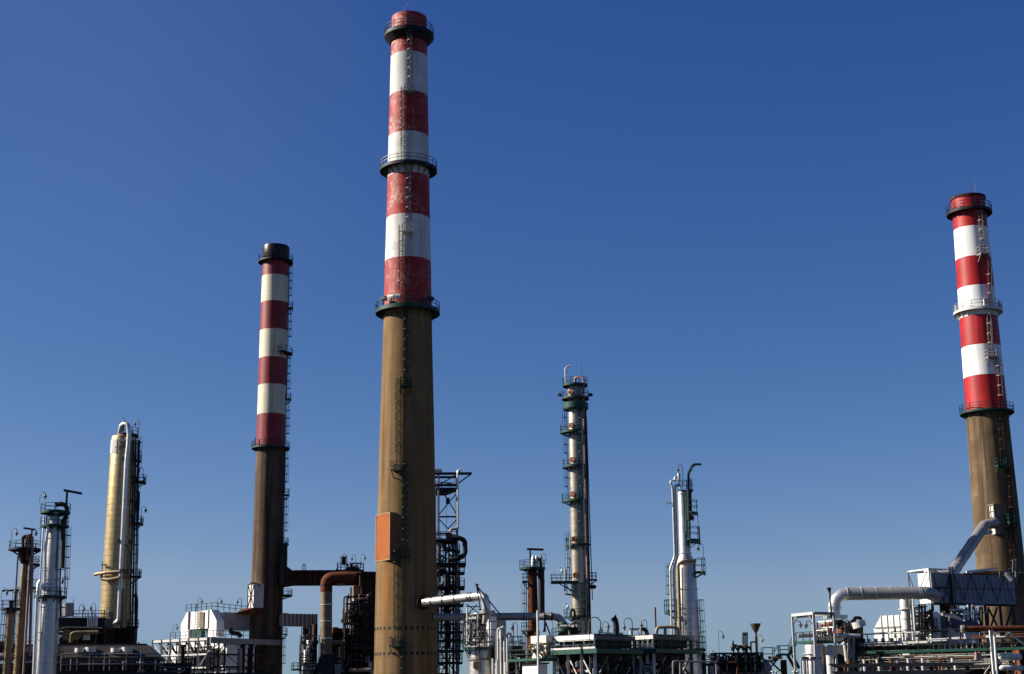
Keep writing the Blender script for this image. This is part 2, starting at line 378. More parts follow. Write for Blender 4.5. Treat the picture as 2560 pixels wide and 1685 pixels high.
class Axis:                                             # an upright round thing measured from the photograph
    def __init__(s, px, py, Y, meas, zbase=0.0):        # meas: (py, width in px) from top to bottom
        p = P(px, py, Y); s.x, s.y = p.x, p.y; s.c = (p.x, p.y); pr = []
        for (yy, w) in meas:
            z = Zat(s.x, s.y, yy); pr.append((z, w / 2 * mpx((s.x, s.y, z))))
        pr.sort(); s.prof = pr; s.rf = rfun(pr); s.loc = (s.x, s.y, 0)
        s.top = pr[-1][0]
    def z(s, py, extra=0.0):                            # height of a front-surface point seen at py
        z = Zat(s.x, s.y, py)
        for _ in range(4):
            q = cpos(s.c, s.rf(z) + extra, 0); z = Zat(q.x, q.y, py)
        return z
    def zs(s, py): return Zat(s.x, s.y, py)             # height of a point beside the axis
    def th(s, px, z, extra=0.3):                        # angle at which the surface is seen at px
        lo, hi = -90, 90
        for _ in range(30):
            mid = (lo + hi) / 2; q = cpos(s.c, s.rf(z) + extra, mid)
            if proj((q.x, q.y, z))[0] < px: lo = mid
            else: hi = mid
        return (lo + hi) / 2
    def at(s, px, py, extra=0.0):
        z = s.z(py, extra); t = s.th(px, z, extra); q = cpos(s.c, s.rf(z) + extra, t); z = Zat(q.x, q.y, py); q.z = z; return q, t
# ------------------------------------------------------------ ground
g = MB(); g.add([(-4000, -300, 0), (4000, -300, 0), (4000, 7000, 0), (-4000, 7000, 0)], [(0, 1, 2, 3)])
go = g.build('ground', 'ground_gravel'); go['kind'] = 'structure'

# ------------------------------------------------------------ striped chimneys
def shaft(root, A, bands, mats, ztop, lip=True, n=72, base_w=None):
    """bands: list of (z_low, material index) ascending"""
    prof = []; mis = []; zs = [0.0]
    zcut = sorted({b[0] for b in bands if b[0] > 0})
    z = 0.0; allz = sorted(set([0.0] + zcut + [ztop] + [z_ for z_, _ in A.prof if 0 < z_ < ztop] + [ztop * i / 24 for i in range(1, 24)]))
    for z in allz:
        if prof and z - prof[-1][1] < .05: continue
        prof.append((A.rf(z), z))
    for (r0, z0), (r1, z1) in zip(prof, prof[1:]):
        zm = (z0 + z1) / 2; mi = 0
        for b in bands:
            if zm >= b[0]: mi = b[1]
        mis.append(mi)
    r = prof[-1][0]; last = mis[-1]
    prof += [(r - .35, ztop), (r - .35, ztop - 2.5), (0.01, ztop - 2.5)]; mis += [last, last, last, last]
    mb = MB(); mb.lathe(A.c, prof, n, mis=mis)
    return mb.build('shaft', mats, root)
def holes(root, A, z, n, span=(-180, 180), w=.22, h=.45, m='black_steel'):
    for i in range(n):
        mb = MB(); th = span[0] + (span[1] - span[0]) * i / n; a = R(cang(A.c, th)); e = Vector((math.cos(a), math.sin(a), 0)); t = Vector((-e.y, e.x, 0)); r = A.rf(z)
        C3 = Vector((A.x, A.y, 0)); q = lambda s, o, zz: C3 + e * (r + o) + t * s + Vector((0, 0, zz))
        mb.hexa([q(-w, -.2, z), q(w, -.2, z), q(w, .012, z), q(-w, .012, z), q(-w, -.2, z + h), q(w, -.2, z + h), q(w, .012, z + h), q(-w, .012, z + h)])
        mb.build('vent_hole', m, root)
def rod(root, p, h, r=.05, m='grey_steel', name='lightning_rod'):
    return MB().tube([p, p + Vector((0, 0, h * .6)), p + Vector((0, 0, h))], [r, r * .7, r * .35], 6).build(name, m, root)

# tall chimney in the middle
A = Axis(1019, 850, 226, [(46, 87), (230, 95), (532, 108), (639, 114), (850, 123), (1100, 137), (1290, 145), (1450, 152), (1685, 160), (1763, 162)])
BC = A
root = thing('striped_chimney', 'tallest chimney, worn red and white bands over brown concrete, brick box on its side', 'chimney', A.loc, 'striped chimneys')
zt = Zat(A.x, A.y, 46)
Z = A.z
bz = [(0, 0), (Z(752), 1), (Z(639), 2), (Z(532), 1), (Z(428), 2), (Z(326), 1), (Z(225), 2), (Z(126), 1)]
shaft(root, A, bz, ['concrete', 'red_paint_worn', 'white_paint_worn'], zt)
z1 = Zat(A.x, A.y, 88); ring_platform(root, A.c, z1, A.rf(z1) - .1, 4.04, m='black_steel', rm='dark_steel', cone=True, fascia=.6, bdrop=1.0, brackets=0, r=.05)
z2 = Zat(A.x, A.y, 423); ring_platform(root, A.c, z2, A.rf(z2) - .1, 4.56, m='dark_steel', rm='grey_steel', fascia=.5, brackets=20, bdrop=1.0, r=.05)
z3 = Zat(A.x, A.y, 777); ring_platform(root, A.c, z3, A.rf(z3) - .1, 5.02, m='teal_steel', fascia=.6, brackets=22, bdrop=1.0, r=.05)
for zz in (z1, z2, z3): pass
holes(root, A, Z(103), 26, w=.07, h=.16); holes(root, A, Z(1573), 34); holes(root, A, Z(1637), 34)
def lad(px0, py0, px1, py1, m, cage=True, cm=None, **k):    # a ladder from (px0,py0) low to (px1,py1) high on axis A
    za, zb = A.z(py0, .4), A.z(py1, .4)
    return ladder(root, A.c, A.rf, A.th(px0, za), za, zb, m, cage, th1=A.th(px1, zb), cm=cm, **k)
def rest(px, py, m='teal_steel', **k):
    z = A.z(py, .6); return rest_platform(root, A.c, A.rf(z), A.th(px, z, .6), z, m=m, **k)
lad(1026, 226, 1024, 76, 'grey_steel', cm='pale_steel'); rest(1023, 229, 'grey_steel')
lad(1007, 402, 1007, 216, 'grey_steel', cm='pale_steel')
lad(1021, 578, 1022, 410, 'grey_steel', cm='pale_steel'); rest(1019, 578, 'white_paint_worn')
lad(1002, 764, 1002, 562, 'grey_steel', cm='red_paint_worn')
lad(1015, 962, 1015, 772, 'teal_steel'); rest(1014, 963)
lad(996, 1172, 996, 944, 'green_steel'); rest(992, 1172)
lad(1011, 1388, 1012, 1158, 'teal_steel'); rest(1011, 1388)
lad(991, 1612, 991, 1375, 'green_steel'); rest(988, 1612)
lad(1007, 1740, 1008, 1600, 'teal_steel')
for_ = 0                                                 # small row of fixings beside the upper ladders
for (px, ya, yb) in ((1028, 75, 205), (1012, 240, 400), (1026, 425, 540), (1021, 790, 930), (1018, 1175, 1370)):
    for i in range(int((yb - ya) / 16)):
        q, t = A.at(px, ya + 16 * i, .45); a = R(cang(A.c, t)); e = Vector((math.cos(a), math.sin(a), 0))
        MB().beam(q - e * .5, q + e * .12, .12, .08).build('cable_clamp', 'galvanised', root)
p = cpos(A.c, A.rf(zt) - .3, -8); p.z = zt
for dx, hh in ((-.5, 1.1), (0, 1.3), (.6, 1.1)): rod(root, p + Vector((dx, 0, 0)), hh, .035, name='lightning_rod')
for px in (952, 972, 991, 1084):                         # floodlights on the lowest gallery
    th = A.th(px, z3, 1.5); q = cpos(A.c, 4.65, th); q.z = z3 + 1.15; a = R(cang(A.c, th)); e = Vector((math.cos(a), math.sin(a), 0)); t = Vector((-e.y, e.x, 0))
    mb = MB(); mb.hexa([q + e * a_ + t * b_ + Vector((0, 0, c_)) for c_ in (-.25, .3) for a_, b_ in ((-.3, -.5), (.3, -.5), (.3, .5), (-.3, .5))])
    mb.beam(q - Vector((0, 0, 1.1)), q - Vector((0, 0, .2)), .12)
    fl = mb.build('floodlight', 'galvanised' if px in (972, 991) else 'dark_steel', root)
# brick box on the left flank
zb0, zb1 = Z(1398), Z(1283)
GB = Grid(973.5, 1398, 0.1 + A.y, 35)
o = ray(973.5, 1398)
pc = P(973.5, 1398, A.y - A.rf(zb0) - .35); GB.o = Vector((pc.x, pc.y, 0))
zb0 = Zat(pc.x, pc.y, 1399); zb1 = Zat(pc.x, pc.y, 1280)
vL = GB.V(938, zb0)
def bbox(u0, u1, v0, v1, z0, z1): return MB().gbox(GB, u0, u1, v0, v1, z0, z1)
bx = bbox(.05, 4.0, .06, vL - .06, zb0 + .1, zb1 - .1).build('brick_housing', 'brick', root)
tr = MB(); w = .11
tr.gbox(GB, 0, .2, 0, w, zb0, zb1); tr.gbox(GB, 0, .2, vL - w, vL, zb0, zb1); tr.gbox(GB, 0, .2, w, vL - w, zb0, zb0 + w); tr.gbox(GB, 0, .2, w, vL - w, zb1 - w, zb1)
tr.gbox(GB, .2, 4.0, 0, .14, zb1 - .14, zb1 + .02); tr.gbox(GB, .2, 4, 0, .1, zb0, zb0 + .14)
tr.build('trim', 'brick_trim', bx)
bb = MB()
for v in (.45, vL - .45):
    for z in (zb0 + .5, zb1 - .5): bb.gbox(GB, .02, .1, v - .08, v + .08, z - .08, z + .08)
bb.build('bolts', 'black_steel', bx)
pe = P(1057, 1506, A.y)             # collar where the silver flue pipe enters
MB().tube([P(1060, 1506, 221.2), P(1056, 1506.5, 222.6)], 1.03, 28).build('flue_collar', 'rust_dark', root)

# slimmer chimney on the left
A = Axis(677, 1110, 300, [(640, 64), (684, 66), (820, 69), (958, 70.5), (1113, 72), (1300, 75), (1455, 79), (1685, 84), (1763, 86)])
SC = A; Z = A.z
root = thing('striped_chimney', 'slimmest chimney, dull red and cream bands, black cap and sooty concrete shaft', 'chimney', A.loc, 'striped chimneys')
zt = Zat(A.x, A.y, 618)
bz = [(0, 0), (Z(1113), 1), (Z(1031), 2), (Z(958), 1), (Z(890), 2), (Z(820), 1), (Z(750), 2), (Z(684), 1), (Z(646), 3)]
shaft(root, A, bz, ['concrete_sooty', 'red_paint_dull', 'cream_paint', 'soot_metal'], zt)
MB().lathe(A.c, [(A.rf(zt) + .02, zt - 3.0), (A.rf(zt) + .14, zt - 2.7), (A.rf(zt) + .14, zt - .25), (A.rf(zt) + .05, zt + .06), (A.rf(zt) - .3, zt + .06), (A.rf(zt) - .3, zt - 1)], 56).build('cap', 'soot_metal', root)
z1 = Zat(A.x, A.y, 653); ring_platform(root, A.c, z1, A.rf(z1) - .1, 3.6, m='black_steel', rm='dark_steel', fascia=.4, brackets=12, bdrop=.6)
z3 = Zat(A.x, A.y, 1119); ring_platform(root, A.c, z3, A.rf(z3) - .1, 3.85, m='teal_steel', rm='dark_steel', fascia=.35, brackets=14, bdrop=.6)
za, zb = Zat(A.x, A.y, 1690), Zat(A.x, A.y, 650)
segs = [(1690, 1590, 78), (1588, 1545, 83), (1490, 1360, 80), (1356, 1235, 84), (1234, 1120, 79), (1112, 992, 84), (1000, 880, 80), (868, 768, 84), (766, 652, 80)]
for a_, b_, th in segs: ladder(root, A.c, A.rf, th, A.zs(a_), A.zs(b_), 'dark_steel', True, w=.5, off=.12)
for py, th in ((770, 82), (998, 82), (1237, 82), (1360, 80), (1585, 82), (1548, 82)):
    rest_platform(root, A.c, A.rf(A.zs(py)), th, A.zs(py), w=1.5, d=1.0, m='dark_steel')
z = A.zs(884); ring_platform(root, A.c, z, A.rf(z) - .1, A.rf(z) + 1.1, 20, 100, m='black_steel', rm='dark_steel', fascia=.3, brackets=5, bdrop=.6)
z = A.zs(1488); ring_platform(root, A.c, z, A.rf(z) - .1, A.rf(z) + 1.9, 55, 120, m='teal_steel', rm='dark_steel', fascia=.25, brackets=4, bdrop=.6)
p = cpos(A.c, A.rf(zt), 80); p.z = zt - 1; rod(root, p, 3.0, .04)
for th in (-62, -22):
    q = cpos(A.c, 3.5, th); q.z = z3 + .05; MB().beam(q, q + Vector((0, 0, 1.7)), .22).build('warning_lamp', 'galvanised', root)
holes(root, A, Z(727), 16, w=.05, h=.12)

# chimney on the right
A = Axis(2463, 985, 236, [(490, 82), (570, 82), (700, 88), (859, 95), (985, 99), (1035, 102), (1258, 111), (1430, 118), (1685, 128), (1763, 130)])
RC = A; Z = A.z
root = thing('striped_chimney', 'right edge chimney with fresh red and white bands, duct entering its mottled shaft', 'chimney', A.loc, 'striped chimneys')
zt = Zat(A.x, A.y, 497)
bz = [(0, 0), (Z(1018), 1), (Z(935), 2), (Z(859), 1), (Z(785), 2), (Z(711), 1), (Z(638), 2), (Z(563), 1)]
shaft(root, A, bz, ['concrete_mottled', 'red_paint_fresh', 'white_paint_fresh'], zt)
MB().lathe(A.c, [(A.rf(zt) + .12, zt - .3), (A.rf(zt) + .12, zt + .12), (A.rf(zt) - .3, zt + .12), (A.rf(zt) - .3, zt - .3)], 56, closed=True).build('cap_ring', 'rust_dark', root)
z1 = Zat(A.x, A.y, 531); ring_platform(root, A.c, z1, A.rf(z1) - .1, 3.64, m='black_steel', rm='dark_steel', fascia=.45, brackets=16, bdrop=.8)
ring = Zat(A.x, A.y, 779); ring_platform(root, A.c, ring, A.rf(ring) - .1, 3.85, m='white_steel', rm='grey_steel', fascia=.4, brackets=18, bdrop=.9)
z3 = Zat(A.x, A.y, 1031); ring_platform(root, A.c, z3, A.rf(z3) - .1, 4.2, m='teal_steel', rm='teal_steel', fascia=.3, brackets=18, bdrop=.8)
holes(root, A, Z(537), 30, w=.06, h=.12)
lad(2457, 632, 2449, 528, 'pale_steel'); rest(2459, 635, 'pale_steel')
lad(2475, 768, 2470, 640, 'red_paint_fresh', cm='pale_steel')
lad(2477, 893, 2471, 784, 'pale_steel'); rest(2479, 893, 'pale_steel')
lad(2503, 1024, 2493, 888, 'red_paint_fresh', cm='pale_steel')
lad(2508, 1160, 2499, 1035, 'rust_dark'); rest(2504, 1164, 'green_steel')
lad(2530, 1305, 2522, 1155, 'rust_dark'); rest(2530, 1305, 'green_steel')
lad(2534, 1440, 2524, 1300, 'rust_dark'); rest(2540, 1440, 'teal_steel')
p = cpos(A.c, A.rf(zt) - .2, 30); p.z = zt - .5; rod(root, p, 3.6, .045)
for th in (-85, 20, 26, 82):
    q = cpos(A.c, 3.35, th); q.z = ring + .1; MB().beam(q, q + Vector((0, 0, 1.1)), .45, .3).build('warning_lamp', 'white_steel', root)

# ------------------------------------------------------------ lamps, davits
def gooseneck(px, pyb, pyt, Y, side, label, group='gooseneck lamps', p=None, m='lamp_metal', drop=.30, r=.045):
    b = P(px, pyb, Y); top = P(px, pyt, Y); H = Zat(b.x, b.y, pyt) - b.z
    t = thing('gooseneck_lamp', label, 'lamp', b, group)
    rad = max(.38, H * .11); pts = [b, b + Vector((0, 0, H - rad))]
    for k in range(1, 9):
        a = math.pi * k / 8; pts.append(b + Vector((side * rad * (1 - math.cos(a)), 0, H - rad + rad * math.sin(a))))
    e = pts[-1] - Vector((0, 0, H * drop * .4)); pts.append(e)
    MB().tube(pts, r, 6).build('pole', m, t)
    s = MB(); s.lathe((e.x, e.y), [(.03, e.z + .35), (.10, e.z + .3), (.13, e.z + .08), (.30, e.z - .12), (.30, e.z - .18), (.05, e.z - .15)], 12); sh = s.build('lamp_shade', m, t)
    s = MB(); s.lathe((e.x, e.y), [(.16, e.z - .2), (.17, e.z - .35), (.1, e.z - .5), (.01, e.z - .52)], 10); s.build('bulb_guard', 'glass', sh)
    return t
def davit(root, px, pyb, pyt, pxe, pye, Y, m='teal_steel', r=.16):
    b = P(px, pyb, Y); zt_ = Zat(b.x, b.y, pyt); t = Vector((b.x, b.y, zt_)); e = P(pxe, pye, Y)
    o = MB().beam(b, t, r * 1.6).beam(t + (t - e).normalized() * .5, e, r * 1.7, r * 2.2).build('davit', m, root)
    return o
def column_shell(root, A, prof, m, ztop, dome=1.0, name='shell', n=40, zbot=0.0):
    pr = [(r, z) for z, r in prof]
    r = pr[-1][0]; z = pr[-1][1]
    if dome: pr += [(r * math.cos(a), z + dome * math.sin(a)) for a in [R(q) for q in (15, 35, 55, 75, 88)]]
    return MB().lathe(A.c, pr, n).build(name, m, root)
def bandring(root, A, z, r, h=.15, m='galvanised', name='stiffener_ring'):
    return MB().lathe(A.c, [(r - .05, z), (r + .1, z), (r + .1, z + h), (r - .05, z + h)], 36, closed=True).build(name, m, root)
def manhole(root, A, px, py, r=.42, m='orange_cover'):
    q, th = A.at(px, py, 0.0); a = R(cang(A.c, th)); e = Vector((math.cos(a), math.sin(a), 0))
    MB().tube([q - e * .2, q + e * .35], r, 16).tube([q + e * .35, q + e * .45], r * 1.15, 16).build('manhole', m, root)
def vpipe(root, A, px0, py0, px1, py1, w, m='aluminium_pipe', extra=None, name='pipe'):
    """a pipe down the face of a column, both ends measured"""
    ex = (w * .5 * mpx(A.loc) + .15) if extra is None else extra
    a, _ = A.at(px0, py0, ex); b, _ = A.at(px1, py1, ex)
    r = w / 2 * mpx(a); return MB().tube([a, b], r, 10).build(name, m, root)
# ------------------------------------------------------------ process columns, left group
def col_rail_platform(root, A, py, ro, th0=-180, th1=180, m='teal_steel', rm=None, fascia=.25, br=6, bd=.6, h=1.1, ref='s', **k):
    z = A.zs(py); return ring_platform(root, A.c, z, A.rf(z) + .02, ro, th0, th1, m=m, rm=rm, fascia=fascia, brackets=br, bdrop=bd, h=h, **k)
def px2r(A, px, z):                                       # radius whose side edge is seen at px
    return abs(px - proj((A.x, A.y, z))[0]) * mpx((A.x, A.y, z))

# short leftmost column
A = Axis(24, 1560, 232, [(1530, 17), (1763, 20)])
root = thing('process_column', 'short brown column at the left edge with a round railed platform on top', 'column', A.loc, 'process columns')
column_shell(root, A, A.prof, 'brown_cladding', A.top, .4)
z = A.zs(1520); ring_platform(root, A.c, z, A.rf(z), 1.5, m='black_steel', rm='teal_steel', brackets=6, fascia=.3, bdrop=.5)
MB().tube([(A.x, A.y, z - .2), (A.x, A.y, z + .9)], .3, 10).tube([(A.x, A.y, z + .9), (A.x, A.y, z + 1.1)], .5, 12).build('nozzle', 'dark_steel', root)
davit(root, 37, 1519, 1476, 5, 1477, 232, 'dark_steel', .12)
ladder(root, A.c, A.rf, -60, A.zs(1763), A.zs(1522), 'dark_steel', True)
gooseneck(3, 1505, 1470, 231, 1, 'gooseneck lamp on the platform rail of the short leftmost column')
gooseneck(48, 1510, 1467, 231, -1, 'gooseneck lamp between the short leftmost column and the brown twin-pipe column')

# brown column with two overhead pipes
A = Axis(56, 1500, 236, [(1385, 15), (1480, 19), (1763, 23)])
root = thing('process_column', 'thin brown column with a pinkish pipe and wide dark top platform', 'column', A.loc, 'process columns')
column_shell(root, A, A.prof, 'brown_cladding', A.top, .5)
z = A.zs(1372); c2 = (A.x, A.y)
mb = MB(); mb.lathe(c2, [(.3, z - .6), (.9, z - .6), (1.0, z - 1.6), (.5, z - 2.4)], 16).build('neck', 'black_steel', root)
ring_platform(root, A.c, z, .5, 2.6, m='black_steel', rm='teal_steel', brackets=8, fascia=.3, bdrop=1.0)
pipe(root, [P(74, 1640, 234), P(81, 1392, 234), P(81, 1342, 234), P(72, 1338, 234), P(71, 1375, 234)], .22, 'pink_pipe', .5)
pipe(root, [P(58, 1378, 235), P(57, 1345, 235), P(65, 1338, 235), P(68, 1350, 235), P(66, 1380, 235)], .25, 'rust', .5)
pipe(root, [P(69, 1400, 234), P(69, 1338, 234), P(78, 1337, 234), P(79, 1380, 234)], .2, 'rust', .4)
a = P(60, 1763, 234); b = P(76, 1392, 234); MB().tube([P(58, 1700, 233.5), b], .2, 10).build('pipe', 'pink_pipe', root)
MB().tube([P(32, 1620, 234), P(34, 1567, 234), P(45, 1386, 234)], .12, 8).tube([P(45, 1386, 234), P(52, 1375, 235)], .12, 8).build('pipe', 'dark_steel', root)
davit(root, 77, 1372, 1323, 59, 1320, 235, 'dark_steel', .13)
z = A.zs(1410); ring_platform(root, A.c, z, A.rf(z), 2.4, 40, 130, m='black_steel', rm='teal_steel', brackets=2, fascia=.3)
z = A.zs(1468); ring_platform(root, A.c, z, A.rf(z), 2.4, 30, 120, m='black_steel', rm='teal_steel', brackets=2, fascia=.3)
ladder(root, A.c, A.rf, 75, A.zs(1466), A.zs(1412), 'teal_steel', True); ladder(root, A.c, A.rf, -75, A.zs(1700), A.zs(1470), 'dark_steel', True)
gooseneck(27, 1368, 1320, 235, 1, 'gooseneck lamp at the left end of the dark platform on the thin brown column')
gooseneck(100, 1368, 1320, 235, -1, 'gooseneck lamp at the right end of the dark platform on the thin brown column')

# big silver column of the left group
A = Axis(128, 1454, 222, [(1290, 26), (1319, 30), (1454, 36), (1455, 36), (1492, 45), (1685, 52), (1763, 54)])
LC = A
root = thing('process_column', 'bright silver column at far left widening below its lowest green platform', 'column', A.loc, 'process columns')
column_shell(root, A, A.prof, 'aluminium', A.top, .5)
for py in (1329, 1450, 1493): bandring(root, A, A.zs(py), A.rf(A.zs(py)))
z = A.zs(1279); ring_platform(root, A.c, z, .6, 2.15, m='teal_steel', brackets=8, fascia=.35, bdrop=.4)
z = A.zs(1313); ring_platform(root, A.c, z, A.rf(z), 2.05, m='teal_steel', brackets=8, fascia=.35, bdrop=.4)
z = A.zs(1490); ring_platform(root, A.c, z, A.rf(z), 2.35, m='teal_steel', brackets=8, fascia=.35, bdrop=.6)
davit(root, 163, 1312, 1227, 205, 1234, 221, 'dark_steel', .16)
pipe(root, [P(140, 1262, 221), P(156, 1258, 221), P(168, 1268, 221), P(166, 1292, 221), P(158, 1300, 221.5), P(156, 1420, 221)], .33, 'dark_steel', 1.2)
MB().tube([P(112, 1470, 220.5), P(113, 1380, 220.5), P(120, 1316, 220.5)], .22, 10).build('pipe', 'aluminium_pipe', root)
MB().tube([P(100, 1455, 220), P(103, 1400, 220), P(110, 1290, 221)], .12, 8).build('pipe', 'aluminium_pipe', root)
MB().tube([P(85, 1690, 220.5), P(93, 1493, 220.5), P(97, 1458, 220.5), P(104, 1448, 221)], .27, 10).build('pipe', 'aluminium_pipe', root)
MB().tube([P(97, 1690, 220), P(104, 1495, 220)], .1, 8).build('pipe', 'aluminium_pipe', root)
q = P(113, 1467, 220.0); MB().tube([q + Vector((0, .8, 0)), q], .52, 16).tube([q, q - Vector((0, .15, 0))], .58, 16).build('manhole', 'aluminium_pipe', root)
for a_, b_, th in ((1488, 1316, 72), (1700, 1492, 70), (1312, 1281, -60)): ladder(root, A.c, A.rf, th, A.zs(a_), A.zs(b_), 'teal_steel', True, off=.9 if th == 72 else .3)
MB().tube([P(151, 1560, 221.5), P(150, 1450, 221.5), P(155, 1320, 221.5)], .13, 8).build('pipe', 'dark_steel', root)
cb = MB()
for py in (1327, 1346, 1420, 1427, 1500, 1518, 1582, 1600): cb.beam(P(113 - (py - 1327) * .065, py, 220.4), P(126 - (py - 1327) * .065, py, 220.8), .14)
cb.build('pipe_support', 'dark_steel', root)
gooseneck(168, 1472, 1441, 221, -1, 'gooseneck lamp on the lowest platform of the bright silver column')
gooseneck(99, 1257, 1230, 221, 1, 'small lamp on the highest green platform at far left')

# tan column with silver overhead pipe
A = Axis(306, 1180, 266, [(1096, 62), (1300, 68), (1470, 73), (1763, 78)])
TC = A; Z = A.z
root = thing('process_column', 'wide golden tan column with a silver overhead pipe and dark right flank', 'column', A.loc, 'process columns')
column_shell(root, A, A.prof, 'gold_cladding', A.top, .9)
Yp = A.y - 2.4
pipe(root, [P(299, 1100, Yp + 1.5), P(300, 1078, Yp + 1), P(305, 1060, Yp + .5), P(320, 1060, Yp), P(323, 1084, Yp), P(321, 1110, Yp), P(317, 1147, Yp), P(302, 1444, Yp), P(297, 1552, Yp), P(286, 1561, Yp), P(240, 1561, Yp), P(196, 1564, Yp)], .42, 'aluminium_pipe', .9)
cb = MB()
for px, py in ((319, 1100), (312, 1270), (303, 1466)): cb.beam(P(px - 26 if py != 1270 else px - 7, py + 1, Yp), P(px + 10, py, Yp), .22)
cb.beam(P(288, 1119, Yp), P(318, 1101, Yp), .16); cb.build('pipe_support', 'aluminium_pipe', root)
q, th = A.at(290, 1100, .02)
pt = MB(); zt0, zt1 = Z(1131), Z(1097)
pt.lathe(A.c, [(A.rf(zt0) + .05, zt0), (A.rf(zt1) + .05, zt1), (A.rf(zt1) - .02, zt1), (A.rf(zt0) - .02, zt0)], 12, cang(A.c, -85), cang(A.c, -32), closed=True).build('bare_sheet', 'white_paint_worn', root)
z = A.zs(1087); ring_platform(root, A.c, z, 1.0, A.rf(z) + .3, -5, 150, m='black_steel', rm='dark_steel', brackets=5, fascia=.4, bdrop=.6)
for py, px in ((1204, 364), (1308, 357), (1440, 352), (1566, 345), (1150, 352)):
    z = A.zs(py); ring_platform(root, A.c, z, A.rf(z), px2r(A, px, z), 62, 112, m='black_steel', rm='dark_steel', brackets=2, fascia=.3, r=.055)
for a_, b_, th in ((1204, 1090, 84), (1308, 1206, 78), (1440, 1310, 84), (1566, 1442, 78), (1763, 1568, 84)): ladder(root, A.c, A.rf, th, A.zs(a_), A.zs(b_), 'black_steel', True)
for i, (x0, x1, r) in enumerate(((345, 336, .13), (340, 330, .17), (334, 324, .12), (348, 340, .09))):
    MB().tube([P(x1, 1640, A.y - 1 - i * .2), P(x0, 1100, A.y - 1 - i * .2)], r, 8).build('pipe', 'black_steel' if i != 1 else 'dark_steel', root)
for py0, py1, px in ((1232, 1310, 347), (1494, 1600, 343)): pipe(root, [P(px - 8, py0 - 4, A.y - 1), P(px - 1, py0 - 3, A.y - 1), P(px, py0 + 10, A.y - 1), P(px - 3, py1, A.y - 1)], .2, 'black_steel', .6)
pipe(root, [P(314, 1361, Yp), P(325, 1374, Yp), P(322, 1447, Yp)], .17, 'brown_cladding', .4)
pipe(root, [P(306, 1474, Yp), P(303, 1600, Yp)], .3, 'brown_cladding')
for px, py in ((297, 1352), (325, 1354), (310, 1110), (309, 1145), (330, 1192), (329, 1290), (328, 1252)):
    q, th = A.at(px, py, .0); a = R(cang(A.c, th)); e = Vector((math.cos(a), math.sin(a), 0)); MB().tube([q, q + e * .35], .36, 14).build('manhole', 'brown_cladding', root)
# bustle pipe round the left flank
z = A.zs(1433); zz = A.zs(1446)
pts = [P(238, 1436, A.y - 1.5), P(248, 1434, A.y - 2.2), P(270, 1431, A.y - 3.2), P(301, 1429, A.y - 3.6)]
MB().tube(pts, .30, 10).build('pipe', 'tan_pipe', root)
MB().tube(fillet([P(252, 1436, A.y - 2.6), P(254, 1447, A.y - 2.6), P(272, 1450, A.y - 3.2), P(300, 1444, A.y - 3.5)], .6), .32, 10).build('pipe', 'tan_pipe', root)
MB().tube([P(253, 1411, A.y - 2), P(264, 1412, A.y - 2.5)], .16, 8).tube([P(256, 1434, A.y - 2), P(257, 1404, A.y - 2)], .07, 6).build('nozzle', 'dark_steel', root)
z = A.zs(1430); ring_platform(root, A.c, z, A.rf(z), A.rf(z) + .8, 0, 60, m='brown_cladding', rm='dark_steel', brackets=3, fascia=.25, h=.2)
gooseneck(299, 1085, 1044, A.y - 1, 1, 'gooseneck lamp at the top of the tan column beside its bent silver pipe')
gooseneck(347, 1085, 1049, A.y, -1, 'gooseneck lamp at the top right corner of the tan column')
gooseneck(357, 1195, 1168, A.y, -1, 'gooseneck lamp on the upper side platform of the tan column', m='dark_steel')
gooseneck(353, 1294, 1266, A.y, 1, 'small lamp on the second side platform down the tan column', m='dark_steel')

# ------------------------------------------------------------ columns right of the centre
# rust red column
A = Axis(1332, 1500, 238, [(1421, 22), (1500, 25), (1575, 27), (1576, 32), (1700, 36), (1763, 37)])
root = thing('process_column', 'short rust red column with green platforms and a davit arm on top', 'column', A.loc, 'process columns')
column_shell(root, A, A.prof, 'rust', A.top, .4)
z = A.zs(1419); ring_platform(root, A.c, z, .5, 2.05, m='teal_steel', brackets=8, fascia=.35, bdrop=.5)
mb = MB().tube([P(1354, 1535, 237), P(1353, 1425, 237)], .5, 12); mb.build('pipe', 'black_steel', root)
MB().tube([P(1346, 1470, 237), P(1360, 1455, 237)], .15, 8).tube([P(1346, 1455, 237), P(1362, 1453, 237)], .15, 8).tube([P(1341, 1430, 236.5), P(1349, 1447, 236.5)], .14, 8).build('pipe_support', 'dark_steel', root)
for px in (1333, 1341): MB().tube([P(px, 1418, 237), P(px, 1397, 237), P(px + .3, 1389, 237)], [.38, .34, .12], 12).build('relief_valve', 'galvanised', root)
pipe(root, [P(1343, 1397, 237), P(1351, 1399, 237), P(1353, 1424, 237)], .25, 'dark_steel', .8)
davit(root, 1326, 1418, 1373, 1359, 1374, 237.5, 'dark_steel', .15)
z = A.zs(1452); ring_platform(root, A.c, z, A.rf(z), px2r(A, 1304, z), -120, -60, m='teal_steel', brackets=2, fascia=.3)
z = A.zs(1575); ring_platform(root, A.c, z, A.rf(z), px2r(A, 1303, z), -130, 0, m='dark_steel', rm='teal_steel', brackets=3, fascia=.25)
for a_, b_, th in ((1450, 1415, -70), (1572, 1454, -82), (1700, 1577, -75)): ladder(root, A.c, A.rf, th, A.zs(a_), A.zs(b_), 'teal_steel', True)
gooseneck(1365, 1408, 1384, 237, -1, 'gooseneck lamp on the top platform of the rust red column')
MB().tube([P(1317, 1636, 236), P(1340, 1580, 236)], .09, 6).tube([P(1318, 1640, 236), P(1346, 1606, 236)], .12, 6).build('brace', 'rust', root)

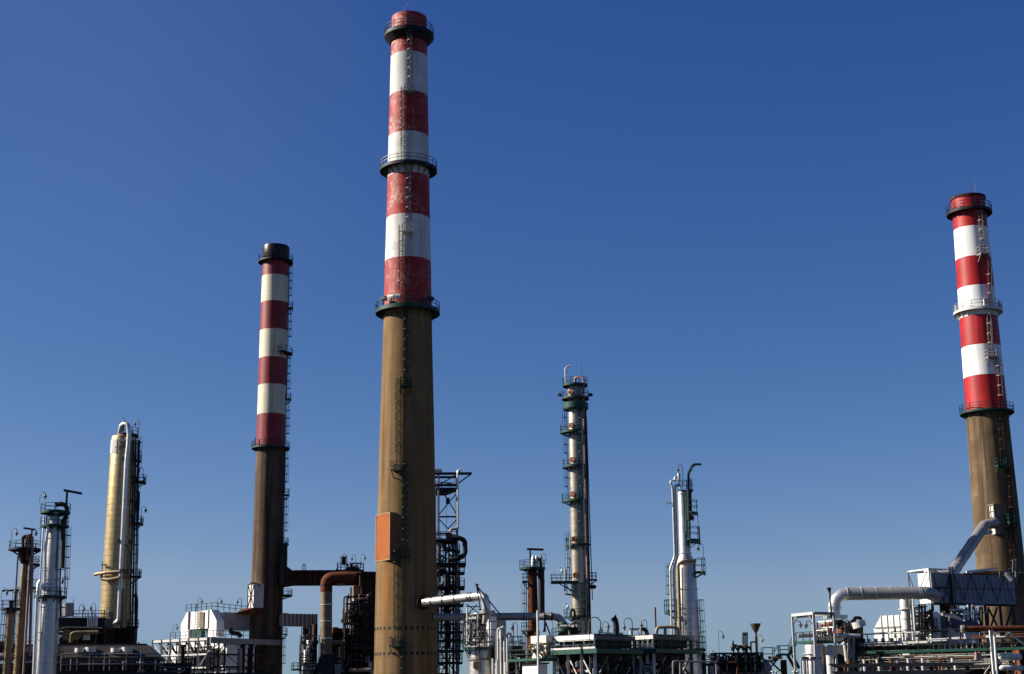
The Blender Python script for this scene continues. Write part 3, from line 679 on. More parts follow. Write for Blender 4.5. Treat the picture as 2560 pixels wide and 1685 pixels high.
# tall grey column with orange manholes
A = Axis(1442, 1163, 262, [(965, 39), (1163, 39), (1400, 41), (1580, 44), (1763, 45)])
GC = A; Z = A.z
root = thing('process_column', 'tallest column right of centre with orange round covers and many green galleries', 'column', A.loc, 'process columns')
column_shell(root, A, A.prof, 'aluminium_warm', A.top, .6)
for px, py in ((1429, 981), (1430.7, 1064.5), (1433, 1150), (1434, 1236), (1438, 1348), (1441, 1438)): manhole(root, A, px, py, .43, 'orange_cover' if py < 1300 else 'rust')
def ga(py, pl, pr_, fascia=.4, m='teal_steel', br=6, th0=None, th1=None, h=1.1):
    z = A.zs(py); ax = proj((A.x, A.y, z))[0]; ro = max(ax - pl, pr_ - ax) * mpx((A.x, A.y, z))
    if th0 is None: th0 = -180; th1 = 180
    return ring_platform(root, A.c, z, A.rf(z) if z < A.top else .4, ro, th0, th1, m=m, brackets=br, fascia=fascia, bdrop=.5, h=h)
ga(962, 1406, 1454, .35)
ga(994, 1404, 1471, .4, br=8)
z = A.zs(1023); MB().lathe(A.c, [(px2r(A, 1407, z) - .12, z), (px2r(A, 1407, z), z), (px2r(A, 1407, z), z + 1.05), (px2r(A, 1407, z) - .12, z + 1.05)], 36, closed=True).lathe(A.c, [(A.rf(z), z), (px2r(A, 1407, z) - .12, z), (px2r(A, 1407, z) - .12, z - .15), (A.rf(z), z - .15)], 36, closed=True).build('gallery_screen', 'green_steel', root)
ga(1079, 1400, 1471, .4, th0=-110, th1=15)
ga(1165, 1406, 1471, .4, th0=-110, th1=25)
ga(1251, 1404, 1445, .4, th0=-110, th1=20)
ga(1361, 1414, 1461, .35, th0=-110, th1=70)
z = A.zs(1454)
ga(1540, 1410, 1446, .35, th0=-120, th1=30)
GP = Grid(1378, 1452, 259.5, 3); zz = GP.z(1452)
mb = MB().gbox(GP, 0, GP.U(1446, zz), 0, 2.2, zz - .4, zz); d = mb.build('platform', 'green_steel', root)
rb = MB(); u1 = GP.U(1436, zz); rail_path(rb, [GP.pt(u1, .05, zz), GP.pt(.05, .05, zz), GP.pt(.05, 2.15, zz), GP.pt(u1, 2.15, zz)]); rb.build('railing', 'teal_steel', d)
br_ = MB().beam(GP.pt(1.2, .2, zz - .4), GP.pt(4.2, .2, zz - 2), .15).build('bracket', 'teal_steel', d)
for a_, b_, px in ((1077, 995, 1452), (1163, 1081, 1451), (1249, 1167, 1453), (1359, 1253, 1453), (1540, 1456, 1460)):
    z0, z1 = A.z(a_, .3), A.z(b_, .3); ladder(root, A.c, A.rf, A.th(px, z0), z0, z1, 'teal_steel', True)
for a_, b_, px in ((1165, 1024, 1413), (1249, 1170, 1415), (1452, 1330, 1421)):
    ladder(root, A.c, A.rf, -86, A.zs(a_), A.zs(b_), 'teal_steel', True)
# downcomer pipes on the right flank
for i, (x0, x1, w, pb) in enumerate(((1459, 1474, 6, 1700), (1464, 1479, 4, 1700), (1466, 1481, 2.5, 1500))):
    pts = [P(x1, pb, A.y - 1.4), P(x0, 1000 + i * 20, A.y - 1.4)]
    if i == 0: pts = fillet(pts + [P(1459, 945, A.y - 1.4), P(1450, 942, A.y - 1), P(1438, 943, A.y - .5), P(1437, 955, A.y - .5)], 1.0)
    MB().tube(pts, w / 2 * .07, 10).build('pipe', 'dark_steel' if i else 'pink_pipe', root)
for px, py in ((1463, 1081), (1467, 1190), (1469, 1297), (1472, 1405), (1474, 1516)): MB().tube([P(px - 5, py, A.y - 1.6), P(px + 3, py, A.y - 1.6)], .16, 8).build('pipe_support', 'black_steel', root)
MB().tube(fillet([P(1414, 962, A.y), P(1413, 920, A.y), P(1424, 913, A.y)], .4), .16, 8).beam(P(1414, 930, A.y), P(1420, 928, A.y), .12).build('vent_pipe', 'galvanised', root)
rod(root, P(1455, 958, A.y - .4), 4.2, .045, 'dark_steel')
for px in (1397, 1400, 1474, 1478): MB().tube([P(1402 if px < 1440 else 1471, 992, A.y), P(px, 987, A.y)], .07, 6).tube([P(px, 990, A.y), P(px, 983, A.y)], [.35, .15], 8).build('floodlight', 'dark_steel', root)
# standpipes on the left
for x0, x1, y0, y1, w in ((1412, 1413, 1478, 1422, 3.5), (1417, 1417, 1484, 1390, 2), (1429, 1424, 1450, 1340, 1.6)): MB().tube([P(x0, y0, 260), P(x1, y1, 260)], w * .5 * .07 * 1.3, 8).build('pipe', 'galvanised', root)
MB().beam(P(1413, 1485, 260), P(1428, 1487, 261), .25).beam(P(1416, 1465, 260), P(1427, 1478, 261), .15).build('pipe_support', 'dark_steel', root)
q = P(1474, 1467, A.y); MB().tube([q, P(1488, 1467, A.y)], [.35, .35], 12).tube([P(1488, 1467, A.y), P(1491, 1467, A.y)], [.35, .1], 12).build('nozzle', 'dark_steel', root)
rest_platform(root, A.c, A.rf(A.zs(1450)), 80, A.zs(1449), 1.4, 1.6, 'black_steel')
pipe(root, [P(1426, 1545, 259), P(1427, 1528, 259), P(1433, 1522, 259), P(1437, 1530, 259), P(1437, 1545, 259)], .2, 'dark_steel', .6)
bandring(root, A, A.zs(1545), A.rf(A.zs(1545)), .25)
gooseneck(1394, 1444, 1418, 259, 1, 'white lamp at the left end of the wide green platform on the tallest column', m='galvanised')
gooseneck(1408, 1533, 1508, 259, 1, 'white lamp above the lowest gallery of the tallest column', m='galvanised')

# two-stage silver column
A = Axis(1716, 1470, 233, [(1232, 25), (1387, 29.5), (1388, 30), (1408, 50), (1586, 59), (1763, 63)])
DC = A; Z = A.z
root = thing('process_column', 'two-stage silver column, narrow above and wide below, with long pipes on its left', 'column', A.loc, 'process columns')
column_shell(root, A, A.prof, 'aluminium', A.top, .4)
for py in (1236, 1385, 1412, 1475, 1523, 1570): bandring(root, A, A.zs(py), A.rf(A.zs(py)), .16)
Y = 230.2
MB().tube(fillet([P(1680, 1600, Y), P(1675, 1422, Y), P(1687, 1390, Y), P(1681, 1218, Y), P(1674, 1203, Y), P(1690, 1200, Y)], .5), .16, 10).build('pipe', 'galvanised', root)
MB().tube(fillet([P(1690, 1600, Y), P(1685, 1425, Y), P(1693, 1393, Y), P(1687, 1218, Y), P(1691, 1213, Y), P(1700, 1214, Y)], .5), .2, 10).build('pipe', 'flue_grey', root)
MB().tube(fillet([P(1703, 1700, Y - .4), P(1695, 1409, Y - .4), P(1710, 1403, Y - .6), P(1738, 1402, Y + .6)], .8), .30, 12).build('pipe', 'tan_pipe', root)
MB().tube([P(1708, 1590, Y - .2), P(1705, 1420, Y - .2)], .1, 8).build('pipe', 'galvanised', root)
MB().tube([P(1664, 1257, Y), P(1681, 1257, Y)], .1, 8).build('nozzle', 'galvanised', root)
z = A.zs(1226); ring_platform(root, A.c, z, .4, px2r(A, 1713, z) + .35, -180, 180, m='teal_steel', brackets=6, fascia=.3, bdrop=.3, h=1.5)
pipe(root, [P(1700, 1222, 232), P(1697, 1190, 232), P(1687, 1192, 232), P(1685, 1205, 232)], .14, 'galvanised', .4)
pipe(root, [P(1697, 1200, 232), P(1697, 1183, 232)], .25, 'galvanised')
def sidep(px0, px1, py, h=1.4, th0=50, th1=120, fascia=.5):
    z = A.zs(py); ro = px2r(A, px1, z); return ring_platform(root, A.c, z, max(A.rf(z), px2r(A, px0, z) if px0 > 1712 else A.rf(z)), ro, th0, th1, m='green_steel', rm='teal_steel', brackets=2, fascia=fascia, bdrop=.4, h=h, r=.055)
sidep(1714, 1745, 1282, 1.8, 30, 110); sidep(1713, 1751, 1350, 1.9, 20, 110, .8); sidep(1739, 1764, 1430, 2.0, 55, 115, .5)
z = A.zs(1225); ring_platform(root, A.c, z, px2r(A, 1718, z), px2r(A, 1733, z), 50, 120, m='teal_steel', brackets=2, fascia=.2, h=1.6)
MB().tube(fillet([P(1724, 1335, 232), P(1721, 1180, 232), P(1731, 1160, 232), P(1753, 1161, 232)], 1.4), .19, 10).beam(P(1722, 1186, 232), P(1737, 1163, 232), .14).build('davit', 'teal_steel', root)
MB().tube([P(1724, 1300, 232), P(1722, 1225, 232)], .42, 10).build('pipe', 'black_steel', root)
MB().tube([P(1716, 1330, 231.5), P(1716, 1230, 231.5)], .12, 8).build('pipe', 'green_steel', root)
z = A.zs(1526); ring_platform(root, A.c, z, A.rf(z), px2r(A, 1661, z), -115, -55, m='green_steel', rm='teal_steel', brackets=2, fascia=.5, h=1.6, r=.055)
ladder(root, A.c, A.rf, -78, A.zs(1524), A.zs(1408), 'teal_steel', True, off=.8, w=.8, hoop=1.4)
ladder(root, A.c, A.rf, 78, A.zs(1700), A.zs(1500), 'dark_steel', True, off=.2)
z = A.zs(1622); ring_platform(root, A.c, z, A.rf(z), px2r(A, 1764, z), 20, 120, m='black_steel', rm='teal_steel', brackets=2, fascia=.4, h=1.8)
gooseneck(1708, 1212, 1161, 232, -1, 'gooseneck lamp above the top platform of the two-stage silver column')
gooseneck(1746, 1325, 1283, 232, -1, 'gooseneck lamp over the middle side gallery of the two-stage silver column')
gooseneck(1759, 1398, 1359, 232, -1, 'gooseneck lamp over the lowest right gallery of the two-stage silver column')
# ------------------------------------------------------------ steelwork helper
def steelwork(root, G, us, vs, zs, m='dark_steel', w=.3, bw=None, faces='uv', brace=1.0, seed=1, bm=None, inner=False):
    """open frame: columns at every (u,v), beams at every level, crossed braces in the bays"""
    rnd = random.Random(seed); bw = bw or w * .8; bm = bm or m
    for i, u in enumerate(us):
        for j, v in enumerate(vs):
            if not inner and 0 < i < len(us) - 1 and 0 < j < len(vs) - 1: continue
            MB().beam(G.pt(u, v, zs[0]), G.pt(u, v, zs[-1] + w * .4), w).build('column', m, root)
    for z in zs[1:]:
        for v in vs: MB().beam(G.pt(us[0] + w * .5, v, z), G.pt(us[-1] - w * .5, v, z), bw * .9, bw * 1.1).build('beam', m, root)
        for u in us: MB().beam(G.pt(u, vs[0] + w * .5, z), G.pt(u, vs[-1] - w * .5, z), bw * .8, bw).build('beam', m, root)
    for k in range(len(zs) - 1):
        z0, z1 = zs[k] + .2, zs[k + 1] - .2
        for v in (vs[0], vs[-1]):
            for a, b in zip(us, us[1:]):
                if rnd.random() < brace:
                    t = rnd.random()
                    if t < .5: MB().beam(G.pt(a, v, z0), G.pt(b, v, z1), w * .45).build('brace', bm, root)
                    if t > .35: MB().beam(G.pt(b, v + .06, z0), G.pt(a, v + .06, z1), w * .45).build('brace', bm, root)
        for u in (us[0], us[-1]):
            for a, b in zip(vs, vs[1:]):
                if rnd.random() < brace: MB().beam(G.pt(u, a, z0), G.pt(u, b, z1), w * .45).build('brace', bm, root)
def gdeck(root, G, u0, u1, v0, v1, z, m='dark_steel', rm=None, t=.25, h=1.1, sides='fblr', r=.05, name='deck'):
    d = MB().gbox(G, u0, u1, v0, v1, z - t, z).build(name, m, root)
    e = .06; A_, B_, C_, D_ = G.pt(u0 + e, v0 + e, z), G.pt(u1 - e, v0 + e, z), G.pt(u1 - e, v1 - e, z), G.pt(u0 + e, v1 - e, z)
    if sides:
        rb = MB()
        for k, (a, b) in dict(f=(A_, B_), r=(B_, C_), b=(C_, D_), l=(D_, A_)).items():
            if k in sides: rail_path(rb, [a, b], h=h, r=r)
        rb.build('railing', rm or m, d)
    return d
def clutter(root, G, u0, u1, v0, v1, z0, z1, n, mats, seed, rmin=.08, rmax=.25, vert=.4):
    """process pipework threaded through a structure: each run is a pipe with bends and valves"""
    rnd = random.Random(seed)
    for i in range(n):
        r = rnd.uniform(rmin, rmax); m = rnd.choice(mats); p = [rnd.uniform(u0, u1), rnd.uniform(v0, v1), rnd.uniform(z0, z1)]; pts = [G.pt(*p)]
        ax = 2 if rnd.random() < vert else 0
        for k in range(rnd.randint(2, 4)):
            lo, hi = ((u0, u1), (v0, v1), (z0, z1))[ax]; p[ax] = rnd.uniform(lo, hi); q = G.pt(*p)
            if (q - pts[-1]).length > r * 4: pts.append(q)
            ax = rnd.choice([a for a in (0, 1, 2, 2, 0) if a != ax])
        if len(pts) < 2: continue
        mb = MB().tube(fillet(pts, r * 3, 4), r, 8)
        for k in range(rnd.randint(0, 2)):
            a, b = pts[0], pts[1]; c = a.lerp(b, rnd.uniform(.2, .8)); d = (b - a).normalized(); mb.tube([c - d * .09, c + d * .09], r * 1.7, 10)
        mb.build('pipe', m, root)

# ------------------------------------------------------------ air cooler building at far left
G = Grid(132, 1640, 236, 8)
zr = G.z(1612, 10); ze = G.z(1642, 10); zl = G.z(1650)
U = lambda px, z=0: G.U(px, z)
root = thing('air_cooler', 'low dark cooler building with four short white fan stacks on its roof', 'cooler', G.pt(0, 0, 0))
u0, u1, u2 = G.U(60, ze), G.U(368, zr), G.U(398, ze)
MB().prism([G.pt(u0, 0, ze), G.pt(u2, 0, ze), G.pt(u2, 9, ze), G.pt(u0, 9, ze)], [G.pt(u0, 2.4, zr), G.pt(u1, 2.4, zr), G.pt(u1, 6.6, zr), G.pt(u0, 6.6, zr)]).build('roof', 'roof_sheet', root)
MB().gbox(G, u0, u1 - .5, 2.6, 6.4, zr - .2, zr + .28).build('roof_ridge', 'roof_sheet', root)
MB().gbox(G, u0 - .1, u2 + .1, -.1, 9.1, ze - .5, ze - .01).build('header_beam', 'roof_sheet', root)
for i in range(6): MB().gbox(G, u0 + (u2 - u0) * i / 6, u0 + (u2 - u0) * (i + .93) / 6, -.2, -.102, ze - .8, ze - .5).build('header_plate', 'grey_panel', root)
MB().gbox(G, u0, u2, .15, 8.9, ze - 2.4, ze - .86).build('tube_bundle', 'black_steel', root)
gdeck(root, G, u0, u2 + 2.8, -1.4, -.0, ze - 2.4, 'black_steel', 'dark_steel', .7, sides='flr')
for i, px in enumerate((80, 120, 160, 205, 255, 300, 345, 388)):
    MB().beam(G.pt(G.U(px, ze - 3), .3, 0), G.pt(G.U(px, ze - 3), .3, ze - 3.1), .45).build('column', 'black_steel', root)
    MB().beam(G.pt(G.U(px, ze - 3), -.12, ze - .86), G.pt(G.U(px, ze - 3), -.12, ze - .02), .12).build('rib', 'roof_sheet', root)
fz = 1633
for px0, px1, pt in ((187, 211, 1620), (213, 240, 1618), (277, 301, 1620), (304, 331, 1618)):
    cx = (px0 + px1) / 2; p = P(cx, fz, 237.3 + (cx - 132) * .006); zc_ = Zat(p.x, p.y, 1631); r = (px1 - px0) / 2 * mpx(p); zt_ = Zat(p.x, p.y, pt)
    MB().lathe((p.x, p.y), [(r * .55, zc_ - 1.5), (r, zc_), (r, zc_ + .02)], 28).build('fan_cone', 'rust', root)
    MB().lathe((p.x, p.y), [(r * .98, zc_), (r, zt_), (r - .06, zt_), (r - .08, zc_)], 28, closed=True).build('fan_stack', 'white_steel', root)
# dim storage drums and yellow blocks under the deck
for px0, px1 in ((178, 204), (345, 362)):
    pa, pb = P(px0, 1680, 238), P(px1, 1680, 238)
    t = thing('pipe_end_block', 'cream coloured block low beneath the cooler building, %s' % ('near the silver column' if px0 < 300 else 'below its right end'), 'block', (pa.x, pa.y, 0))
    MB().beam(Vector((pa.x + 1, pa.y + .5, 0)), Vector((pa.x + 1, pa.y + .5, pa.z - 1)), .5).build('plinth', 'dark_steel', t)
    MB().tube([pa - Vector((0, 0, .3)), pb - Vector((0, 0, .3))], .8, 14).build('vessel', 'tan_pipe', t)

# structure between silver and tan columns
G = Grid(140, 1600, 247, 4)
zd = G.z(1544); zb_ = G.z(1612)
root = thing('pipe_deck', 'dark two-storey deck with silver pipe loops between the silver and tan columns', 'deck', G.pt(0, 0, 0))
uw = G.U(262, zd)
gdeck(root, G, -.5, uw, 0, 7, zd, 'black_steel', 'dark_steel', 1.6)
steelwork(root, G, [0, uw * .25, uw * .5, uw * .75, uw], [.3, 6.5], [0, zb_ - 1, (zb_ + zd) / 2 - .3, zd - 1.7], 'rust_dark', .4, brace=.3, seed=4)
MB().gbox(G, uw * .45, uw * .98, 3.2, 6, zb_ - 3, zd - 1.6).build('screen_wall', 'black_steel', root)
MB().gbox(G, 0, uw * .3, 2.2, 6, zb_ - 3, zd - 3.0).build('pump_house', 'rust_dark', root)
for i, px in enumerate((222, 231, 240)):
    a = P(px, 1563, 246); pipe(root, [P(px - 2, 1567, 246), P(px - 2.5, 1541, 246), P(px + 2.5, 1540, 246), P(px + 2, 1566, 246)], .10, 'aluminium_pipe', .25)
    MB().tube([P(px - 2, 1541, 246), P(px - 2, 1527, 246)], [.14, .05], 8).build('relief_valve', 'galvanised', root)
pipe(root, [P(178, 1606, 245), P(179, 1585, 245), P(188, 1581, 245), P(246, 1580, 245)], .38, 'brown_cladding', 1.2)
pipe(root, [P(150, 1575, 245), P(162, 1570, 245), P(188, 1570, 245), P(256, 1572, 245)], .25, 'dark_steel', 1.)
for px, py, r in ((168, 1587, .9), (192, 1588, .75)): MB().tube([P(px, py, 245), P(px, py, 248)], r, 18).build('vessel_end', 'brown_cladding', root)
MB().tube([P(170, 1540, 247), P(171, 1508, 247)], .85, 18).build('vessel', 'grey_panel', root)
pb = P(215, 1592, 246); MB().hexa([P(207, 1600, 246.4), P(225, 1600, 246.4), P(225, 1600, 246.7), P(207, 1600, 246.7), P(207, 1586, 246.4), P(225, 1586, 246.4), P(225, 1586, 246.7), P(207, 1586, 246.7)]).build('window_panel', 'white_panel', root)
for px, pt in ((180, 1495), (183, 1494), (206, 1507)): rod(root, P(px, 1542, 246), (1542 - pt) * .068, .05, 'dark_steel', 'vent_rod')
clutter(root, G, 1, uw - .5, .2, 2, zb_ - 1, zd - 1.8, 16, ['dark_steel', 'brown_cladding', 'black_steel', 'rust_dark'], 7)
gooseneck(197, 1542, 1512, 246, 1, 'leftmost small lamp on the dark deck left of the tan column')
gooseneck(238, 1540, 1509, 246, -1, 'middle small lamp on the dark deck above the silver pipe loops')
gooseneck(259, 1552, 1520, 246, 1, 'lamp in front of the foot of the tan column')
# dark block for the shade and structure at the foot of the tan column
G = Grid(236, 1600, 256, 4); zz = G.z(1570); zc_ = G.z(1612)
root = thing('shaded_foot_block', 'dark block for shade and structure round the foot of the tan column', 'frame', G.pt(0, 0, 0))
w1 = G.U(336, zz); MB().gbox(G, 0, w1, 0, 3, 0, zz).build('sheeting', 'rust_dark', root)  # dark sheet takes in the shade among the steelwork
for i in range(7): MB().tube([G.pt(w1 * (i + .5) / 7, -.3, 0), G.pt(w1 * (i + .5) / 7, -.3, zz + (i % 3) * .5)], .16, 8).build('pipe', 'black_steel', root)
MB().tube([P(340, 1613, 254), P(352, 1611, 254)], .2, 8).tube([P(345, 1613, 254), P(346, 1605, 254)], .12, 8).build('valve', 'black_steel', root)
gdeck(root, G, 0, w1, -1.2, 0, zz - 4, 'black_steel', 'dark_steel', .2, sides='flr')

# small things at the left edge, low
G = Grid(-20, 1640, 244, 0); root = thing('pipe_bridge', 'low dark pipe bridge behind the leftmost columns', 'pipe bridge', G.pt(0, 0, 0))
zz = G.z(1612); w1 = G.U(140, zz)
MB().gbox(G, 0, w1, 0, 3, zz - 1.2, zz).build('deck', 'black_steel', root); MB().gbox(G, 0, w1, 0, 3, G.z(1700), zz - 3).build('sheeting', 'rust_dark', root)
MB().tube([G.pt(0, -.6, zz - 2), G.pt(w1, -.6, zz - 2)], .55, 12).build('pipe', 'pink_pipe', root)
for i in range(6): MB().beam(G.pt(w1 * (i + .5) / 6, -.1, 0), G.pt(w1 * (i + .5) / 6, -.1, zz), .35).build('column', 'black_steel', root)
clutter(root, G, 0, w1, -1.5, 0, zz - 5, zz + .5, 14, ['dark_steel', 'brown_cladding', 'black_steel', 'rust'], 17)
rb = MB(); rail_path(rb, [G.pt(0, 0, zz), G.pt(w1, 0, zz)]); rb.build('railing', 'dark_steel', root)

# ------------------------------------------------------------ white flue casing and its steelwork, left of the slim chimney
G = Grid(540, 1591, 291, 52)
zt_ = G.z(1524, -0.0, 2); zb_ = G.z(1591); zm = G.z(1571, 0, 3)
root = thing('flue_casing', 'white clad flue casing with a chamfered arch, reaching grey into the slim chimney', 'flue duct', G.pt(0, 0, 0))
v1 = G.V(520, zb_); v2 = G.V(470, zb_); v3 = G.V(451, zb_)
h_top = G.z(1524, 0, v1 * .6); zch = G.z(1551); vch = G.V(528, h_top); vtl = G.V(467, h_top); zchl = G.z(1560, 0, v3)
U1 = 4.0
out = [(0, zb_), (0, zch), (vch, h_top), (v2, h_top - .15), (vtl if vtl > v2 else v2 + .3, h_top - .2), (v3, zchl), (v3, zb_), (v2, zb_), (v2, zm), (v1, zm + .1), (v1, zb_)]
ucut = G.U(560, zm)
def vprism(outline, u0, u1): return MB().prism([G.pt(u0, v, z) for v, z in outline], [G.pt(u1, v, z) for v, z in outline])
# convex pieces: near leg, bridge, far leg
vprism([(0, zb_), (0, zch), (vch, h_top), (v1, h_top), (v1, zb_)], 0, ucut).build('near_leg', 'white_panel', root)
vprism([(v1 + .01, zm), (v1 + .01, h_top - .02), (v2 - .01, h_top - .17), (v2 - .01, zm)], .12, ucut).build('bridge_panel', 'white_panel', root)
vprism([(v2, zb_), (v2, h_top - .1), (v2 + (v3 - v2) * .3, h_top - .2), (v3, zchl), (v3, zb_)], 0, ucut).build('far_leg', 'white_panel', root)
uend = G.U(640, zm)
MB().gbox(G, ucut, uend + .8, .4, v1 * .9 + 2, G.z(1572, 2), h_top - .4).build('side_duct', 'grey_panel', root)
hb = MB(); hb.gbox(G, ucut - 1.0, ucut + .2, -.14, -.0, zb_, zb_ + .1); hb.build('kick_plate', 'grey_panel', root)
fr = MB()
for v in (v1, v2): fr.gbox(G, -.1, -.01, v - .1, v + .1, zm, h_top)
fr.build('corner_post', 'dark_steel', root)
p1 = MB(); GA = G
yy = [GA.pt(.1, v2 + 1, h_top), GA.pt(.1, 1.0, h_top + .0), GA.pt(uend - 1, 1.0, h_top - .4)]
rb = MB(); rail_path(rb, yy, h=1.3, r=.06); rb.build('railing', 'teal_steel', root)
lb = MB()
for v in (v2 - 2.2, v2 - 2.9): lb.beam(G.pt(-.25, v, zm), G.pt(-.25, v, h_top + 1.2), .09)
z = zm + .3
while z < h_top + 1: lb.beam(G.pt(-.25, v2 - 2.2, z), G.pt(-.25, v2 - 2.9, z), .06); z += .5
lb.build('ladder', 'teal_steel', root)
MB().gbox(G, -.08, -.01, v2 - 4.4, v2 - 3.2, zm + .2, h_top - .3).build('rust_streak_plate', 'rust_grey', root)
MB().gbox(G, .3, 1.2, v2 - 3.6, v2 - .4, zb_, zm - .02).build('louvre', 'teal_steel', root)
pipe(root, [G.pt(1.0, 1.5, zb_), G.pt(1.0, v1 + 1, zb_ + 1), G.pt(1, v1 + 1.6, zm)], .3, 'dark_steel')
pipe(root, [P(575, 1571, 290), P(577, 1582, 290), P(596, 1584, 290), P(603, 1592, 290)], .45, 'dark_steel', .8)
# upright branch with crossed bracing against the chimney
G2 = Grid(635, 1517, 295.5, 40); z0, z1 = G2.z(1519), G2.z(1459)
v = G2.V(619, z0)
MB().gbox(G2, 0, 3.6, 0, v, z0, z1).build('riser', 'white_steel', root)
xb = MB(); e = -.06
for a, b in (((0, z0), (v, z1)), ((v, z0), (0, z1)), ((v / 2, z0), (v / 2, z1)), ((0, (z0 + z1) / 2), (v, (z0 + z1) / 2)), ((0, z0), (0, z1)), ((v, z0), (v, z1)), ((0, z1), (v, z1))):
    xb.beam(G2.pt(e, a[0], a[1]), G2.pt(e, b[0], b[1]), .1)
xb.build('cross_brace', 'rust_dark', root)
MB().prism([G2.pt(-3.2, v, z0 - 1.2), G2.pt(0, 0, z0 - 1.2), G2.pt(2.5, 0, z0 - 1.2), G2.pt(2.5, v, z0 - 1.2)], [G2.pt(-.6, v, z0), G2.pt(0, 0, z0), G2.pt(2.5, 0, z0), G2.pt(2.5, v, z0)]).build('transition', 'rust', root)
arc = MB(); arc.tube(fillet([P(626, 1461, 296), P(628, 1456, 296), P(640, 1458, 296), P(652, 1464, 295.9)], .4), .12, 8).build('bypass_pipe', 'dark_steel', root)
gooseneck(494, 1515, 1495, 291, 1, 'small lamp above the left end of the white flue casing', r=.045)
gooseneck(543, 1515, 1495, 291, 1, 'small lamp above the middle of the white flue casing', r=.045)
gooseneck(603, 1525, 1495, 291, -1, 'gooseneck lamp just left of the slim chimney', r=.06)
gooseneck(432, 1590, 1560, 291, 1, 'small lamp on the steel frame left of the white flue casing', r=.05)

# steelwork carrying the casing
G = Grid(521, 1700, 284, 52)
zt_ = G.z(1595); zb_ = G.z(1630); zc_ = G.z(1668)
root = thing('support_frame', 'pale steel frame of tall posts and crossed braces beneath the white flue casing', 'steel frame', G.pt(0, 0, 0))
vs = [G.V(px, zt_) for px in (521, 497, 473, 450, 427, 405, 383)]; ul = G.U(700, zt_)
for i, v in enumerate(vs):
    MB().beam(G.pt(0, v, 0), G.pt(0, v, zt_ + .2), .40 if i else .45).build('column', 'grey_steel' if i == 0 else 'white_steel', root)
MB().gbox(G, -.1, .25, vs[0], vs[-1], zt_ - .35, zt_ + .1).build('edge_beam', 'white_steel', root)
MB().gbox(G, .3, 1.5, vs[0], vs[-1], zt_ - .45, zt_ - .2).build('deck', 'grey_steel', root)
MB().gbox(G, 0, ul, -.25, .05, zt_ - .95, zt_ + .1).build('edge_beam', 'grey_steel', root)
MB().gbox(G, .3, ul, .3, 2, zt_ - .4, zt_ - .1).build('deck', 'dark_steel', root)
for z in (G.z(1635, 0, 0) , G.z(1668)):
    for a, b in zip(vs, vs[1:]): MB().beam(G.pt(0, a, z), G.pt(0, b, z), .28).build('beam', 'white_steel', root)
    MB().beam(G.pt(0, 0, z), G.pt(ul, 0, z), .3).build('beam', 'dark_steel', root)
    MB().beam(G.pt(1.5, 0, z), G.pt(1.5, vs[-1], z), .2).build('beam', 'dark_steel', root)
rnd = random.Random(3)
for i, (a, b) in enumerate(zip(vs, vs[1:])):
    for z0, z1 in ((zb_, zt_ - .5), (zc_, zb_)):
        if i >= 4: MB().beam(G.pt(0, a, z0), G.pt(0, b, z1), .14).build('brace', 'white_steel', root)
        if i in (0, 4, 5): MB().beam(G.pt(.15, b, z0), G.pt(.15, a, z1), .14).build('brace', 'grey_steel', root)
        for du in (1.5,): MB().beam(G.pt(du, a, z0), G.pt(du, b, z1), .22).build('brace', 'dark_steel', root)
    MB().beam(G.pt(0, a, zt_ - .5), G.pt(1.5, a, zb_), .16).build('brace', 'dark_steel', root)
    MB().beam(G.pt(1.5, a, 0), G.pt(1.5, a, zt_ - .5), .22).build('column', 'dark_steel', root)
for px in (548, 563, 607, 627, 640):
    u = G.U(px, zt_); MB().beam(G.pt(u, 0, 0), G.pt(u, 0, zt_ - .9), .9 if px in (607, 627) else .3).build('column', 'black_steel' if px in (607, 627) else 'dark_steel', root)
us = [G.U(px, zt_) for px in (521, 548, 563, 607, 627, 640)]
for a, b in zip(us, us[1:]):
    MB().beam(G.pt(a, 0, zb_), G.pt(b, 0, zt_ - .9), .15).build('brace', 'white_steel', root)
    MB().beam(G.pt(b, 0.1, zc_), G.pt(a, 0.1, zb_), .15).build('brace', 'grey_steel', root)
rb = MB(); rail_path(rb, [G.pt(0, vs[-1] - 5, zt_ + .1), G.pt(0, 0, zt_ + .1), G.pt(ul, 0, zt_ + .1)], h=1.3, r=.05); rb.build('railing', 'teal_steel', root)
# heater behind the frame
G3 = Grid(565, 1680, 287.5, 52); zh = G3.z(1601); zlow = G3.z(1700)
root = thing('fired_heater', 'white panelled heater seen through the pale steel frame, sloped at its left shoulder', 'heater', G3.pt(0, 0, 0))
va, vb, vc = G3.V(450, zh), G3.V(418, zh), 0
def v3(outline, u0, u1): return MB().prism([G3.pt(u0, v, z) for v, z in outline], [G3.pt(u1, v, z) for v, z in outline])
v3([(0, 0), (0, G3.z(1613)), (1.5, zh), (va, zh), (vb, G3.z(1628, 0, vb)), (vb, 0)], 0, 7).build('shell', 'white_panel', root)
for i, (px, m) in enumerate(((570, 'brown_cladding'), (576, 'tan_pipe'), (583, 'grey_steel'), (589, 'grey_panel'), (595, 'grey_steel'), (600, 'grey_panel'))):
    MB().tube([P(px, 1690, 290), P(px + .6, 1621, 290)], .42 if i > 1 else .55, 12).build('tube', m, root)
MB().beam(P(571, 1619, 290), P(602, 1621, 290), .5).build('header', 'white_steel', root)
clutter(root, G3, -1.2, -.2, 1, va, G3.z(1675), G3.z(1615), 30, ['dark_steel', 'rust_grey', 'white_steel', 'dark_steel', 'rust', 'black_steel'], 5, .06, .2, .35)
pr = P(457, 1650, 283); t = thing('process_stack', 'dark red upright pipe standing in front of the white heater', 'pipe', (pr.x, pr.y, 0))
